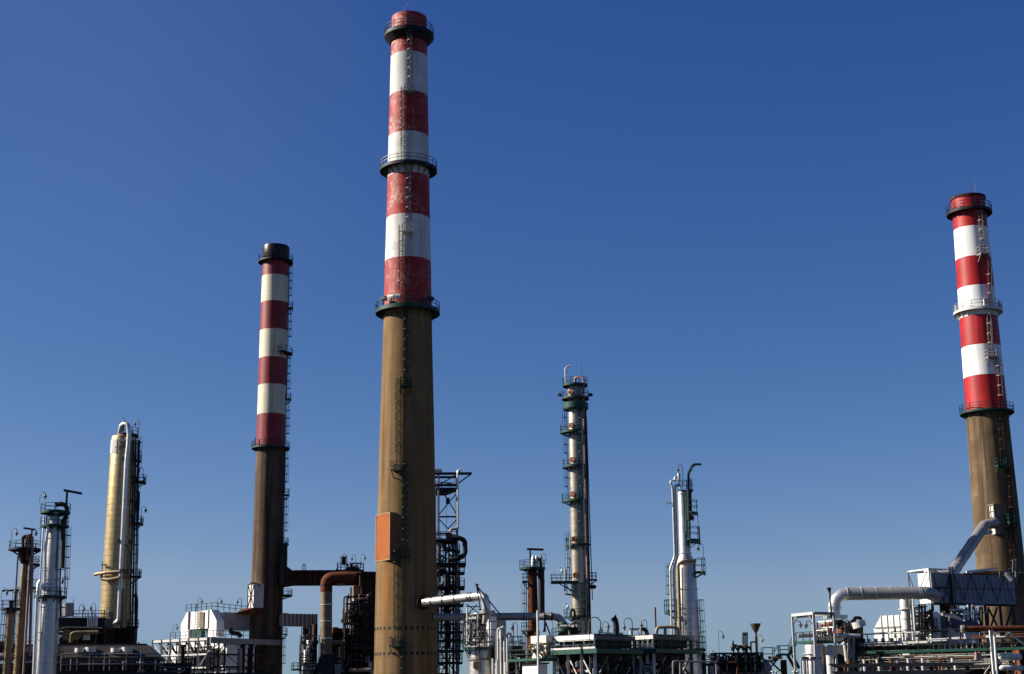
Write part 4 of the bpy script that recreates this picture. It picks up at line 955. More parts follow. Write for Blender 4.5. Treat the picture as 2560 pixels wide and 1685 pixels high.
MB().tube([Vector((pr.x, pr.y, 0)), P(457, 1615, 283)], .42, 12).tube([P(457, 1618, 283), P(457, 1612, 283)], .65, 12).build('riser', 'rust_dark', t)
# low walkway in front
G = Grid(330, 1660, 262, 12); zz = G.z(1658); root = thing('walkway', 'long dark walkway crossing low in front of the pale steel frame', 'walkway', G.pt(0, 0, 0))
w1 = G.U(480, zz); gdeck(root, G, 0, w1, 0, 2.0, zz, 'black_steel', 'dark_steel', .9)
for i in range(5): MB().beam(G.pt(.5 + (w1 - 1) * i / 4, 1, 0), G.pt(.5 + (w1 - 1) * i / 4, 1, zz - .9), .7).build('column', 'black_steel', root)
clutter(root, G, 0, w1, -.5, 1.6, zz - 2.8, zz + 1.0, 14, ['black_steel', 'rust_dark', 'dark_steel', 'grey_steel'], 9)
gdeck(root, G, w1 * .6, w1 + 14, 4, 6.0, zz - 1.6, 'black_steel', 'dark_steel', .5)

# pipework along the face of the cooler building
G = Grid(150, 1665, 233.5, 8); z0 = G.z(1668); root = thing('pipe_bank', 'bank of small pipes and valves under the eave of the dark cooler building', 'pipework', G.pt(0, 0, 0))
ue = G.U(398, z0); rnd = random.Random(12)
for i in range(4): MB().tube([G.pt(0, -.2 * i, z0 + .4 + i * .5), G.pt(ue, -.2 * i, z0 + .4 + i * .5)], (.09, .14, .07, .11)[i], 8).build('pipe', ('pale_steel', 'dark_steel', 'brown_cladding', 'grey_steel')[i], root)
for i in range(18): u = ue * (i + rnd.random() * .6) / 18; MB().tube([G.pt(u, -.7, z0 - .6), G.pt(u, -.7, z0 + rnd.uniform(.8, 2.4))], .06, 8).tube([G.pt(u, -.7, z0 + .5), G.pt(u, -.7, z0 + .68)], .16, 8).build('riser', ('pale_steel', 'dark_steel', 'white_steel')[i % 3], root)
# ------------------------------------------------------------ rusty flue ducts right of the slim chimney
G = Grid(706, 1462, 297.2, 6); z0, z1 = G.z(1461.5, 4), G.z(1427, 4)
root = thing('flue_duct', 'upper rust brown rectangular duct running from the slim chimney to the furnace tower', 'flue duct', G.pt(0, 0, z0), 'flue ducts')
ue = G.U(893, z1); u1 = G.U(733, z1)
MB().gbox(G, u1, ue, 0, 3.2, z0, z1).build('duct', 'rust_dark', root)
MB().prism([G.pt(0, -.2, z0 - .3), G.pt(u1, 0, z0), G.pt(u1, 3.2, z0), G.pt(0, 3.4, z0 - .3)], [G.pt(0, -.2, G.z(1409)), G.pt(u1, 0, z1), G.pt(u1, 3.2, z1), G.pt(0, 3.4, G.z(1409))]).build('transition', 'rust_dark', root)
for i in range(18):
    u = u1 + (ue - u1) * (i + .3) / 18; MB().gbox(G, u - .06, u + .06, -.12, -.005, z0 - .02, z1 + .12).build('stiffener', 'rust_dark', root)
for zz in (z0 - .1, z1 + .03): MB().gbox(G, u1, ue, -.16, .1, zz - .1, zz + .1).build('flange', 'rust_dark', root)
GG = Grid(698, 1462, 296.4, 6); MB().gbox(GG, 0, GG.U(711, z1), 0, 2.0, GG.z(1463), GG.z(1412)).build('isolation_box', 'roof_sheet', root)
MB().tube(fillet([P(757, 1427, 297), P(757, 1411, 297), P(763, 1411, 297), P(763, 1427, 297)], .3), .1, 6).build('handle_pipe', 'dark_steel', root)
MB().gbox(GG, GG.U(709, z1), GG.U(716, z1), .2, 2, GG.z(1420), GG.z(1355)).build('ladder_box', 'black_steel', root)
# lower duct
G = Grid(704, 1561, 296.5, 24); z0, z1 = G.z(1564, 0), G.z(1534, 0)
root = thing('flue_duct', 'lower grey ribbed duct sticking out to the right of the slim chimney', 'flue duct', G.pt(0, 0, z0), 'flue ducts')
ue = G.U(794, z1); MB().gbox(G, 0, ue, 0, 3, z0, z1).build('duct', 'grey_panel', root)
for i in range(9): u = ue * (i + .8) / 9; MB().gbox(G, u - .07, u + .07, -.12, -.005, z0 - .05, z1 + .05).build('stiffener', 'rust_dark', root)
MB().gbox(G, ue - 2.2, ue - .1, .3, 2.6, z0 - 4.5, z0 - .05).build('downcomer', 'rust_dark', root)
# vertical rusty flue pipe
pa = P(816, 1640, 289)
root = thing('flue_pipe', 'thick upright flue pipe with a rusty elbow on top and pale rings', 'pipe', (pa.x, pa.y, 0), 'flue pipes')
r = 1.12
e = fillet([P(816, 1480, 289), P(816, 1446, 289), P(860, 1444, 289.5), P(888, 1446, 290)], 3.2, 10)
MB().tube([P(815, 1640, 289), P(816, 1480, 289)], r, 28).build('riser', 'rust_grey', root)
MB().tube(e, r * 1.02, 28).build('elbow', 'rust', root)
for py in (1464, 1513, 1554, 1597): MB().tube([P(816, py, 289), P(816, py - 2.5, 289)], r * 1.07, 28).build('band', 'dark_steel' if py == 1464 else 'aluminium_pipe', root)
MB().tube([P(818, 1636, 289), P(810, 1690, 289)], [r * 1.02, 2.2], 24).build('hopper', 'black_steel', root)
# furnace tower
G = Grid(850, 1600, 291, 14)
root = thing('furnace_tower', 'black rust stained furnace tower between the upright flue pipe and the tallest chimney', 'furnace', G.pt(0, 0, 0))
U = lambda px, z: G.U(px, z)
def fb(px0, px1, v0, v1, pb, pt, name, m, **k):
    z0 = 0 if pb is None else G.z(pb); z1 = G.z(pt); return MB().gbox(G, U(px0, z1), U(px1, z1), v0, v1, z0, z1).build(name, m, root)
fb(906, 975, 1.0, 8, None, 1427, 'upper_casing', 'grey_panel' if 0 else 'rust_dark')
fb(888, 908, 2.2, 7, 1500, 1462, 'neck', 'rust_grey')
fb(898, 975, 1.5, 7.5, None, 1500, 'body', 'black_steel')
fb(832, 912, .6, 7, None, 1570, 'lower_casing', 'rust_dark')
fb(832, 846, -.1, .59, 1582, 1568, 'cladding_sheet', 'rust', )
fb(882, 895, .2, .59, 1585, 1571, 'window', 'white_panel')
fb(874, 886, 0, 2.1, 1520, 1502, 'cladding_box', 'white_steel'); fb(886, 897, .3, 2.15, 1512, 1496, 'cladding_box', 'white_steel'); fb(873, 890, .3, 2.0, 1557, 1535, 'cladding_box', 'white_steel')
fb(876, 888, .2, 1.8, 1535, 1520, 'louvre', 'dark_steel')
for pt, px0, px1 in ((1619, 870, 937), (1597, 860, 935), (1540, 870, 930), (1517, 905, 930), (1575, 905, 940)):
    z = G.z(pt); gdeck(root, G, U(px0, z), U(px1, z), -1.4, .5, z, 'green_steel' if pt == 1619 else 'rust_dark', 'dark_steel', .2, sides='flr')
for px in (862, 876, 890, 904, 918, 932):
    z = G.z(1560); u = U(px, z); MB().beam(G.pt(u, -1.3, 0), G.pt(u, -1.3, G.z(1500 if px > 880 else 1572)), .28).build('column', 'rust_dark', root)
pipe(root, [P(858, 1561, 289), P(873, 1559, 289), P(898, 1561, 289)], .22, 'rust')
clutter(root, G, U(860, 30), U(935, 30), -1.5, 1.2, G.z(1690), G.z(1480), 46, ['dark_steel', 'rust_dark', 'black_steel', 'rust', 'rust_grey', 'grey_steel', 'rust_dark'], 21, .06, .24, .5)
clutter(root, G, U(826, 20), U(880, 20), -1.5, .4, G.z(1690), G.z(1590), 20, ['dark_steel', 'rust_dark', 'black_steel', 'grey_steel'], 22, .06, .2, .5)
for px, py, w_, h_ in ((914, 1641, 9, 16), (921, 1655, 8, 22), (908, 1505, 10, 4), (915, 1536, 5, 3), (926, 1523, 5, 3), (900, 1637, 6, 5)):
    z0, z1 = G.z(py + h_), G.z(py); MB().gbox(G, U(px, z1), U(px + w_, z1), -.5, -.1, z0, z1).build('cladding_sheet', 'white_panel', root)
for zz in range(1500, 1700, 9): 
    z = G.z(zz); MB().beam(G.pt(U(906, z), -1.6, z), G.pt(U(914, z), -1.6, z), .1).build('rung', 'dark_steel', root)
pipe(root, [P(873, 1676, 287), P(926, 1675, 287), P(931, 1680, 287), P(931, 1700, 287)], .42, 'tan_pipe', 1)
MB().gbox(G, U(818, 8), U(850, 8), -1.4, .2, 0, G.z(1661)).build('cabinet', 'blue_grey_panel', root)
# expansion tank and gallery on the upper duct
G4 = Grid(852, 1419, 293, 6); z0, z1 = G4.z(1419), G4.z(1391)
root = thing('louvred_tank', 'small dark louvred box standing on the rusty duct at its elbow', 'tank', G4.pt(0, 0, z0))
ue = G4.U(867, z1); MB().gbox(G4, .15, ue - .15, 0, 1.1, z0 + .6, z1).build('body', 'rust_dark', root)
for u in (0, ue): MB().beam(G4.pt(u, -.05, z0 - .8), G4.pt(u, -.05, z1 + .1), .14).build('leg', 'dark_steel', root)
MB().tube(fillet([G4.pt(ue * .3, .5, z1), G4.pt(ue * .4, .5, z1 + .5), G4.pt(ue * .8, .5, z1 + .5), G4.pt(ue * .9, .5, z1)], .3), .06, 6).build('handle', 'dark_steel', root)
G5 = Grid(842, 1425, 292, 4); zz = G5.z(1424); root = thing('duct_gallery', 'railed gallery with dark pipework on top of the rusty duct elbow', 'gallery', G5.pt(0, 0, zz))
w1 = G5.U(909, zz); gdeck(root, G5, 0, w1, 0, 3, zz, 'black_steel', 'dark_steel', .5, h=1.3)
clutter(root, G5, 1.5, w1, .2, 2.5, zz, zz + 1.3, 10, ['black_steel', 'rust_dark', 'dark_steel'], 31, .08, .2)
pipe(root, [P(840, 1424, 291.5), P(850, 1432, 291.5), P(905, 1434, 291.5)], .35, 'rust_dark', 1)
pipe(root, [P(838, 1461, 291.5), P(850, 1463, 291.5), P(870, 1458, 291.5), P(898, 1460, 291.5)], .2, 'rust_dark', 1)
gooseneck(889, 1420, 1387, 292, -1, 'gooseneck lamp on the railed gallery above the rusty elbow'); gooseneck(902, 1420, 1385, 292, 1, 'thin lamp at the right end of the gallery above the rusty elbow', r=.035)
gooseneck(865, 1560, 1544, 288, -1, 'small lamp left of the white boxes on the furnace tower', r=.035)
# white scaffolded heater
G = Grid(770, 1690, 288, 20); zt_ = G.z(1569)
root = thing('steam_drum_house', 'small white structure with open frame left of the upright flue pipe, low down', 'structure', G.pt(0, 0, 0))
for px0, px1, pt, v in ((772, 784, 1600, .5), (784, 796, 1612, .8), (764, 776, 1625, .2), (776, 792, 1650, .1), (758, 770, 1655, 0)):
    z1 = G.z(pt); MB().gbox(G, G.U(px0, z1), G.U(px1, z1) - .05, v, v + 1.6, 0, z1).build('casing', 'white_panel', root)
ua, ub, uc = G.U(750, zt_), G.U(763, zt_), G.U(797, zt_)
for u, z in ((ua, G.z(1604)), (ub - .8, zt_), (ub + .7, zt_), (uc, G.z(1590))): MB().beam(G.pt(u, -.6, 0), G.pt(u, -.6, z), .16).build('post', 'white_steel', root)
MB().beam(G.pt(ub - .8, -.6, zt_), G.pt(ub + .7, -.6, zt_), .14).build('beam', 'white_steel', root)
for pt in (1604, 1651, 1675): z = G.z(pt); gdeck(root, G, ua, uc, -.9, .1, z, 'dark_steel', 'teal_steel', .15, sides='fl')
z = G.z(1672); gdeck(root, G, G.U(730, z), ua, -1, 1, z, 'teal_steel', 'teal_steel', .3)
clutter(root, G, ua, uc, -.8, .4, G.z(1690), G.z(1580), 22, ['dark_steel', 'white_steel', 'grey_steel', 'black_steel'], 41, .05, .15, .6)
MB().gbox(G, G.U(784, 10), G.U(793, 10), .2, 2, 0, G.z(1560)).build('stack', 'rust_dark', root)

# ------------------------------------------------------------ steel tower behind the tallest chimney
G = Grid(1096, 1600, 244, 3); root = thing('steel_tower', 'open steel tower with stacked black galleries right behind the tallest chimney', 'steel tower', G.pt(0, 0, 0))
zt_ = G.z(1184); U1 = G.U(1143, G.z(1300))
def row(z): return G.U(1143, z)
for v in (0, 4.0):
    MB().tube([G.pt(0, v, 0), G.pt(0, v, zt_)], .2, 10).build('column', 'pale_steel' if v == 0 else 'dark_steel', root)
    MB().tube([G.pt(U1, v, 0), G.pt(U1, v, zt_)], .18, 10).build('column', 'pale_steel' if v == 0 else 'dark_steel', root)
MB().tube([G.pt(-.5, 0, 0), G.pt(-.5, 0, zt_ - 1)], .12, 8).build('pipe', 'galvanised', root)
MB().tube(fillet([G.pt(U1 + .1, -.4, G.z(1326)), G.pt(U1 + .1, -.4, G.z(1180)), G.pt(U1 + .6, -.4, G.z(1175))], .4), .2, 10).build('pipe', 'aluminium_pipe', root)
for py in (1184, 1213): 
    z = G.z(py); MB().beam(G.pt(-1.2, 0, z), G.pt(U1 + (2.4 if py == 1184 else 0), 0, z), .4).build('beam', 'dark_steel', root); MB().beam(G.pt(-1.2, 4, z), G.pt(U1, 4, z), .35).build('beam', 'dark_steel', root)
MB().beam(G.pt(U1 + 2.4, 0, zt_), G.pt(U1, 0, G.z(1211)), .2).build('brace', 'dark_steel', root)
MB().gbox(G, -1, .6, -.5, .3, zt_ + .3, zt_ + .7).build('crane_beam', 'white_steel', root)
MB().prism([G.pt(-1.5, 0, G.z(1231)), G.pt(1.2, 0, G.z(1231)), G.pt(1.2, 4, G.z(1231)), G.pt(-1.5, 4, G.z(1231))], [G.pt(-1.5, 0, G.z(1221)), G.pt(U1, 0, G.z(1221)), G.pt(U1, 4, G.z(1221)), G.pt(-1.5, 4, G.z(1221))]).build('top_deck', 'black_steel', root)
rb = MB(); rail_path(rb, [G.pt(-1, 0, G.z(1220)), G.pt(U1, 0, G.z(1220))], h=.9); rb.build('railing', 'grey_steel', root)
for py in (1292, 1322):
    z = G.z(py)
    if py == 1292: MB().beam(G.pt(0, 0, z), G.pt(U1, 0, z), .25).build('beam', 'dark_steel', root)
for (a, b, c, d) in ((.0, 1288, U1, 1232), (U1, 1288, 0.8, 1232), (0, 1296, U1 * .55, 1324), (U1, 1298, U1 * .5, 1322), (0, 1213, U1, 1186), (0.3, 1205, U1, 1212)):
    MB().beam(G.pt(a, 0, G.z(b)), G.pt(c, 0, G.z(d)), .16).build('brace', 'dark_steel', root)
q = G.pt(U1 * .5, 0, G.z(1252)); MB().gbox(G, U1 * .5 - .3, U1 * .5 + .3, -.2, .2, q.z - .5, q.z + .5).build('gusset', 'black_steel', root)
MB().tube([G.pt(1.3, 1, G.z(1330)), G.pt(1.3, 1, G.z(1232))], .03, 5).build('hoist_chain', 'dark_steel', root)
MB().tube([G.pt(1.2, .5, G.z(1338)), G.pt(2.3, .5, G.z(1338))], .55, 14).build('hoist_drum', 'pink_pipe', root)
pipe(root, [G.pt(1.9, -.4, G.z(1330)), G.pt(2.1, -.4, G.z(1324)), G.pt(U1 - .2, -.4, G.z(1323)), G.pt(U1, -.4, G.z(1319))], .22, 'tan_pipe', .4)
MB().tube(fillet([P(1130, 1345, 243), P(1150, 1345, 243), P(1162, 1352, 243), P(1163, 1385, 243), P(1150, 1395, 243), P(1120, 1401, 243)], 1.6, 8), .40, 16).build('bend_pipe', 'black_steel', root)
MB().tube(fillet([P(1105, 1358, 243), P(1112, 1375, 243), P(1130, 1375, 243), P(1150, 1380, 243)], .9, 8), .3, 12).build('bend_pipe', 'black_steel', root)
MB().tube(fillet([P(1098, 1425, 243), P(1112, 1424, 243), P(1116, 1440, 243), P(1115, 1465, 243)], .9, 8), .36, 12).build('bend_pipe', 'black_steel', root)
MB().tube([G.pt(2.4, 1.2, 0), G.pt(2.4, 1.2, G.z(1345))], .2, 12).build('riser', 'black_steel', root)
MB().tube([G.pt(1.3, 1.8, 0), G.pt(1.3, 1.8, G.z(1460))], .26, 12).build('riser', 'black_steel', root)
for py, e, t in ((1348, .0, .45), (1407, 1.4, .4), (1430, 1.2, .2), (1465, 1.2, .45), (1510, 1.0, .3), (1545, .8, .25), (1578, .8, .3), (1600, 1.0, .2), (1625, 1.0, .35), (1655, .8, .3)):
    z = G.z(py); gdeck(root, G, -1.2, U1 + e, -.3, 4.3, z, 'black_steel', 'dark_steel', t, h=1.2)
for i, (pa_, pb_) in enumerate(((1407, 1348), (1465, 1407), (1465, 1430), (1510, 1465), (1578, 1510), (1625, 1578), (1685, 1625))):
    a, b = (0.4, U1 - .2) if i % 2 else (U1 - .2, .4); m = 'dark_steel'
    MB().beam(G.pt(a, -.1, G.z(pa_)), G.pt(b, -.1, G.z(pb_) - .5), .2).build('brace', m, root)
    for s in (0, .9): MB().beam(G.pt(b * .8, 2 + s, G.z(pa_)), G.pt(a * .8, 2 + s, G.z(pb_) - .5), .16).build('stair_string', m, root)
for px0, px1, py in ((1098, 1112, 1405), (1095, 1100, 1462), (1100, 1108, 1350), (1095, 1110, 1392)): MB().beam(P(px0, py, 243.2), P(px1, py - 2, 243.2), .45, .25).build('green_panel', 'green_steel', root)
clutter(root, G, -1, U1 + .5, -.5, 3, G.z(1690), G.z(1330), 46, ['black_steel', 'dark_steel', 'black_steel', 'rust_dark'], 51, .04, .13, .5)

# ------------------------------------------------------------ silver flue pipe from the tallest chimney, and its reactor
pa = P(1060, 1506, 221)
root = thing('flue_pipe', 'bright silver flue pipe leaving the tallest chimney and elbowing down to the right', 'pipe', pa, 'flue pipes')
pts = fillet([P(1060, 1506, 221.4), P(1191, 1491, 215.5), P(1213, 1491, 214.6), P(1216, 1524, 214.6)], 1.6, 8)
MB().tube(pts[:1] + [pts[0].lerp(pts[1], .97)] + pts[1:], .62, 28).build('duct', 'aluminium_pipe', root)
for px in (1082, 1111, 1141, 1174, 1181):
    t = (px - 1060) / (1191 - 1060); c = P(1060, 1506, 221.4).lerp(P(1191, 1491, 215.5), t); d = (pts[1] - pts[0]).normalized()
    MB().tube([c - d * .07, c + d * .07], .68, 28).build('flange', 'dark_steel', root)
MB().tube([P(1195, 1523, 214.6), P(1224, 1523, 214.6)], .1, 8).build('handrail', 'galvanised', root)
pa = P(1100, 1545, 216)
root = thing('flue_pipe', 'dull grey flue pipe passing behind the white reactor, bending down past the red column', 'pipe', pa, 'flue pipes')
pts = fillet([P(1085, 1543, 224), P(1330, 1541, 221), P(1394, 1541, 219.6), P(1408, 1557, 219.8), P(1408, 1572, 219.8)], .9, 8)
MB().tube([pts[0].lerp(pts[1], k / 6) for k in range(6)] + pts[1:], .55, 28).build('duct', 'flue_grey', root)
for px in (1310, 1361, 1379): MB().tube([P(px - 1.5, 1541, 219.2), P(px + 1.5, 1541, 219.2)], .64, 24).build('flange', 'dark_steel', root)
MB().tube([P(1362, 1550, 219), P(1362, 1580, 219)], .15, 8).beam(P(1364, 1556, 219), P(1376, 1588, 219), .2).beam(P(1366, 1556, 219), P(1358, 1580, 219), .16).build('support', 'dark_steel', root)

A = Axis(1206, 1650, 217, [(1618, 68), (1650, 70), (1763, 74)])
root = thing('reactor', 'white drum reactor with a green deck and tall white panels below the silver elbow', 'reactor', A.loc)
column_shell(root, A, A.prof, 'aluminium', A.zs(1612), .3)
bandring(root, A, A.zs(1651), A.rf(0), .25, 'rust_grey')
z = A.zs(1619); ring_platform(root, A.c, z, A.rf(z) - .2, A.rf(z) + .9, m='green_steel', rm='dark_steel', brackets=8, fascia=.35, bdrop=1.8, h=1.2)
q, th = A.at(1192, 1662, .1); MB().hexa([q + Vector(k) for k in ((-.5, -.25, -.5), (.5, -.25, -.5), (.5, .3, -.5), (-.5, .3, -.5), (-.5, -.25, .4), (.5, -.25, .4), (.5, .3, .4), (-.5, .3, .4))]).build('junction_box', 'tan_pipe', root)
G = Grid(1222, 1612, 215.4, 38); z0 = G.z(1615); zt_ = G.z(1541)
def rb_(v0, v1, pb, pt, u0=0, u1=1.4, m='white_panel', name='casing'):
    zb, ze = G.z(pb), G.z(pt); return MB().gbox(G, u0, u1, G.V(v0, ze), G.V(v1, ze), zb, ze).build(name, m, root)
rb_(1221.5, 1212, 1612, 1541); rb_(1209, 1201, 1612, 1545); rb_(1199, 1189, 1612, 1558, .3); rb_(1186, 1178, 1612, 1543, .2); rb_(1175, 1167, 1612, 1550, .1)
MB().gbox(G, .05, 3.2, .1, 3.0, z0, G.z(1550)).build('casing', 'grey_panel', root)
G6 = Grid(1223, 1560, 214.6, 8); MB().gbox(G6, .2, G6.U(1230, 15), 0, .3, G6.z(1610), G6.z(1555)).build('casing', 'white_panel', root)
for px in (1168, 1192, 1223): MB().beam(P(px, 1615, 214.3), P(px - .5, 1538 if px > 1170 else 1518, 214.3), .16).build('post', 'white_steel', root)
for py in (1592, 1604, 1575, 1555): MB().beam(P(1164, py, 214.1), P(1240, py - 1, 214.6), .09).build('handrail', 'dark_steel', root)
MB().tube([P(1216, 1526, 214), P(1216, 1534, 214)], [.9, .9], 20).tube([P(1216, 1534, 214), P(1210, 1560, 214)], [.55, .3], 16).build('nozzle', 'flue_grey', root)
MB().gbox(Grid(1205, 1540, 216, 10), 0, 1.9, 0, 1.6, zt_, zt_ + .9).build('drive_box', 'grey_panel', root)
clutter(root, G, -.9, -.15, G.V(1221, z0), G.V(1168, z0), z0, zt_ + .5, 34, ['dark_steel', 'black_steel', 'grey_steel', 'white_steel', 'dark_steel'], 61, .05, .16, .65)
for px, py in ((1150, 1561), (1152, 1608)): z = G.z(py); MB().beam(P(px, py, 215), P(1172, py - 1, 214.5), .3).build('side_platform', 'teal_steel', root); rb2 = MB(); rail_path(rb2, [P(px, py - 2, 215), P(1172, py - 3, 214.5)], h=1); rb2.build('railing', 'teal_steel', root)
for a, b in ((P(1166, 1510, 214), P(1195, 1532, 214)), (P(1192, 1512, 214), P(1170, 1535, 214)), (P(1165, 1516, 214), P(1198, 1517, 214)), (P(1162, 1618, 214), P(1176, 1640, 215)), (P(1250, 1620, 215), P(1232, 1642, 215.5))): MB().beam(a, b, .13).build('brace', 'dark_steel', root)
MB().tube([P(1199, 1690, 214.3), P(1199, 1600, 214.3)], .08, 8).build('pipe', 'rust', root)
MB().tube([P(1168, 1515, 214.2), P(1167.5, 1610, 214.2)], .12, 8).build('post', 'white_steel', root)
pb = P(1223, 1537, 214)
root = thing('derrick', 'black A-shaped derrick leaning over the silver elbow', 'derrick', pb)
tp = P(1191.5, 1464, 214)
for q in (P(1222, 1537, 214), P(1252, 1538, 214.5), P(1203, 1537, 214)): MB().tube([q, tp], .09, 8).build('leg', 'dark_steel', root)
MB().tube([tp, tp + Vector((.05, 0, .25))], .26, 10).build('pulley', 'black_steel', root)
# row of white hooked pipes
for i, (px, pt, k) in enumerate(((1246, 1572, 1), (1253, 1569, 1), (1262, 1578, -1), (1269, 1585, 1), (1240, 1580, 1))):
    Y = 213 + i * .3; b = P(px, 1700, Y); t = thing('vent_pipe', ['white hooked pipe, leftmost but one, right of the white reactor', 'tallest of the white hooked pipes right of the white reactor', 'white hooked pipe bending left, right of the white reactor', 'rightmost short white hooked pipe right of the white reactor', 'leftmost white hooked pipe beside the white reactor'][i], 'pipe', (b.x, b.y, 0), 'hooked white pipes')
    x = P(px, pt, Y); MB().tube(fillet([Vector((b.x, b.y, 0)), Vector((b.x, b.y, x.z)), Vector((b.x + .55 * k, b.y, x.z + .1)), Vector((b.x + .6 * k, b.y, x.z - 1))], .35), .16, 10).build('riser', 'white_steel', t)
G = Grid(1236, 1640, 215, 10); zz = G.z(1627); root = thing('pipe_rack', 'black pipe rack low between the reactor and the rust red column', 'pipe rack', G.pt(0, 0, 0))
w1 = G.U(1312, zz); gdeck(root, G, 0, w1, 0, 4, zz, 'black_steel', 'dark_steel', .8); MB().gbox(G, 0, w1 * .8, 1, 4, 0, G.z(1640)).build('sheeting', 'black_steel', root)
gdeck(root, G, G.U(1278, zz), G.U(1304, zz), -1, 2, G.z(1615), 'black_steel', 'dark_steel', .9, h=1.3)
clutter(root, G, 0, w1, -.8, .8, G.z(1690), zz + .5, 22, ['black_steel', 'dark_steel', 'white_steel', 'rust_dark'], 66, .06, .2)
for px in (1284, 1296): MB().tube([P(px, 1625, 213), P(px, 1558, 213)], .07, 6).build('mast', 'dark_steel', root) if px == 1284 else None
gooseneck(1294, 1600, 1556, 213, -1, 'gooseneck lamp between the white reactor and the rust red column')
# ------------------------------------------------------------ air cooler decks right of centre
def aircooler(px, py_top, Y, vpx, upx, py_box, py_deck, label, seed, lit='white_panel', al=45):
    G = Grid(px, py_deck, Y, al); root = thing('air_cooler', label, 'cooler', G.pt(0, 0, 0), 'air coolers on raised decks')
    zt_, zb_, zd = G.z(py_top), G.z(py_box), G.z(py_deck); v1 = G.V(vpx, zt_); u1 = G.U(upx, zt_)
    MB().gbox(G, 0, u1, 0, v1, zb_, zt_).build('plenum', 'slate_and_shade_sheet', root)  # dark colour carries the shade on the unlit side of the box
    MB().gbox(G, -.06, -.002, 0, v1, zb_, zt_ + .1).build('lit_end_sheet', lit, root)  # white skin stands for the sunlit end of the same box
    MB().gbox(G, -.12, u1 + .1, -.12, v1 + .1, zt_ + .103, zt_ + .16).build('cover_sheet', 'slate_and_shade_sheet', root)  # darkened to go with the shaded side
    MB().gbox(G, .5, u1 - .2, .5, v1 - .5, zd + .2, zb_ - .003).build('fan_bay', 'black_steel', root)
    d = gdeck(root, G, -1.0, u1 + .3, -1.2, v1, zd, 'green_steel', 'teal_steel', .6, h=1.2)
    MB().gbox(G, -1.05, -.92, -1.0, v1, zd + .003, zd + .25).build('toe_board', 'white_steel', root)
    n = 4
    for k in range(n + 1):
        v = v1 * k / n; MB().beam(G.pt(-.05, v, zd), G.pt(-.05, v, zb_), .26).build('leg', 'white_steel', root)
        u = u1 * k / n
        if k: MB().beam(G.pt(u, -.05, zd), G.pt(u, -.05, zb_), .26).build('leg', 'teal_steel', root)
    zb2 = 0
    for k in range(4):
        v = v1 * k / 3
        MB().beam(G.pt(0, v, 0), G.pt(0, v, zd - .6), .38).build('column', 'white_steel', root)
        if k < 3:
            MB().beam(G.pt(0, v, zd - 4.6), G.pt(0, v + v1 / 3, zd - .7), .16).build('brace', 'white_steel', root)
        u = u1 * k / 3
        if k:
            MB().beam(G.pt(u, 0, 0), G.pt(u, 0, zd - .6), .35).build('column', 'dark_steel', root)
            MB().beam(G.pt(u - u1 / 3, 0, zd - 4.2), G.pt(u, 0, zd - .7), .15).build('brace', 'grey_steel', root)
    MB().gbox(G, .8, u1, 1.0, v1, zd - 1.6, zd - .62).build('under_beam', 'black_steel', root)
    gdeck(root, G, .2, u1, .3, v1, zd - 4.4, 'black_steel', 'dark_steel', .3)
    for k in range(3):
        MB().gbox(G, 1.2, 1.5, v1 * (k + .2) / 3, v1 * (k + .8) / 3, zb_ - 1.1, zb_ - .2).build('fan_shutter', 'white_steel' if k % 2 else 'teal_steel', root)
    clutter(root, G, -.3, .9, 0, v1, G.z(1700), zd - .8, 16, ['rust_grey', 'grey_steel', 'white_steel', 'dark_steel', 'rust'], seed, .07, .28, .5)
    clutter(root, G, 1.2, u1 - .3, -.4, 1.5, G.z(1700), zd - 1.6, 18, ['black_steel', 'dark_steel', 'rust_grey', 'dark_steel'], seed + 1, .07, .25, .5)
    return G, root, u1, v1, zt_, zd
G, root, u1, v1, zt_, zd = aircooler(1487, 1587, 203, 1386, 1588, 1600, 1622, 'raised air cooler with a white end wall directly below the tallest process column', 71)
for px, pt in ((1498, 1574), (1520, 1571)): MB().tube([P(px, 1587, 206), P(px, pt, 206)], .12, 6).build('pipe', 'dark_steel', root)
MB().beam(P(1502, 1581, 206), P(1558, 1584, 207), .1).build('handrail', 'dark_steel', root)
for px in (1514, 1521, 1528, 1549, 1554): MB().beam(P(px, 1587, 206), P(px, 1582, 206), .45, .4).build('motor_cover', 'galvanised', root)
G, root, u1, v1, zt_, zd = aircooler(1634, 1588, 210, 1583, 1726, 1597, 1622, 'raised air cooler with a pale end wall in front of the two-stage silver column', 75, 'white_steel')

b = P(1541, 1588, 206); t = thing('vent_stack', 'black curved vent stack rising from the cooler roof', 'pipe', b)
MB().tube(fillet([b, P(1541, 1565, 206), P(1538, 1550, 206), P(1533, 1543, 206)], 1.0), [.38] * 2 + [.4] * 11 + [.42][:0] if False else .4, 14).build('riser', 'black_steel', t)
MB().tube([P(1536, 1546, 206), P(1533, 1543.5, 206)], .5, 14).build('cowl', 'black_steel', t)
b = P(1575, 1587, 209); t = thing('header_pipe', 'white goalpost shaped pipe standing on the cooler roofs', 'pipe', b)
MB().beam(P(1572, 1573, 209), P(1607, 1573, 209), .3).build('crossbar', 'white_steel', t)
MB().tube([P(1577, 1587, 209), P(1577, 1573, 209)], .2, 8).build('leg', 'white_steel', t); MB().tube([P(1601, 1587, 209), P(1601, 1573, 209)], .25, 8).build('leg', 'white_steel', t)
MB().tube(fillet([P(1604, 1572, 209), P(1612, 1573, 209), P(1617, 1580, 209), P(1618, 1588, 209)], .5), .28, 10).build('bend', 'dark_steel', t)
b = P(1641, 1587, 209); t = thing('header_pipe', 'tan pipe arching over the cooler roof beside the silver column', 'pipe', b)
MB().tube(fillet([P(1641, 1588, 209), P(1642, 1568, 209), P(1694, 1567, 209), P(1698, 1590, 209)], .6), .23, 10).build('arch', 'tan_pipe', t)
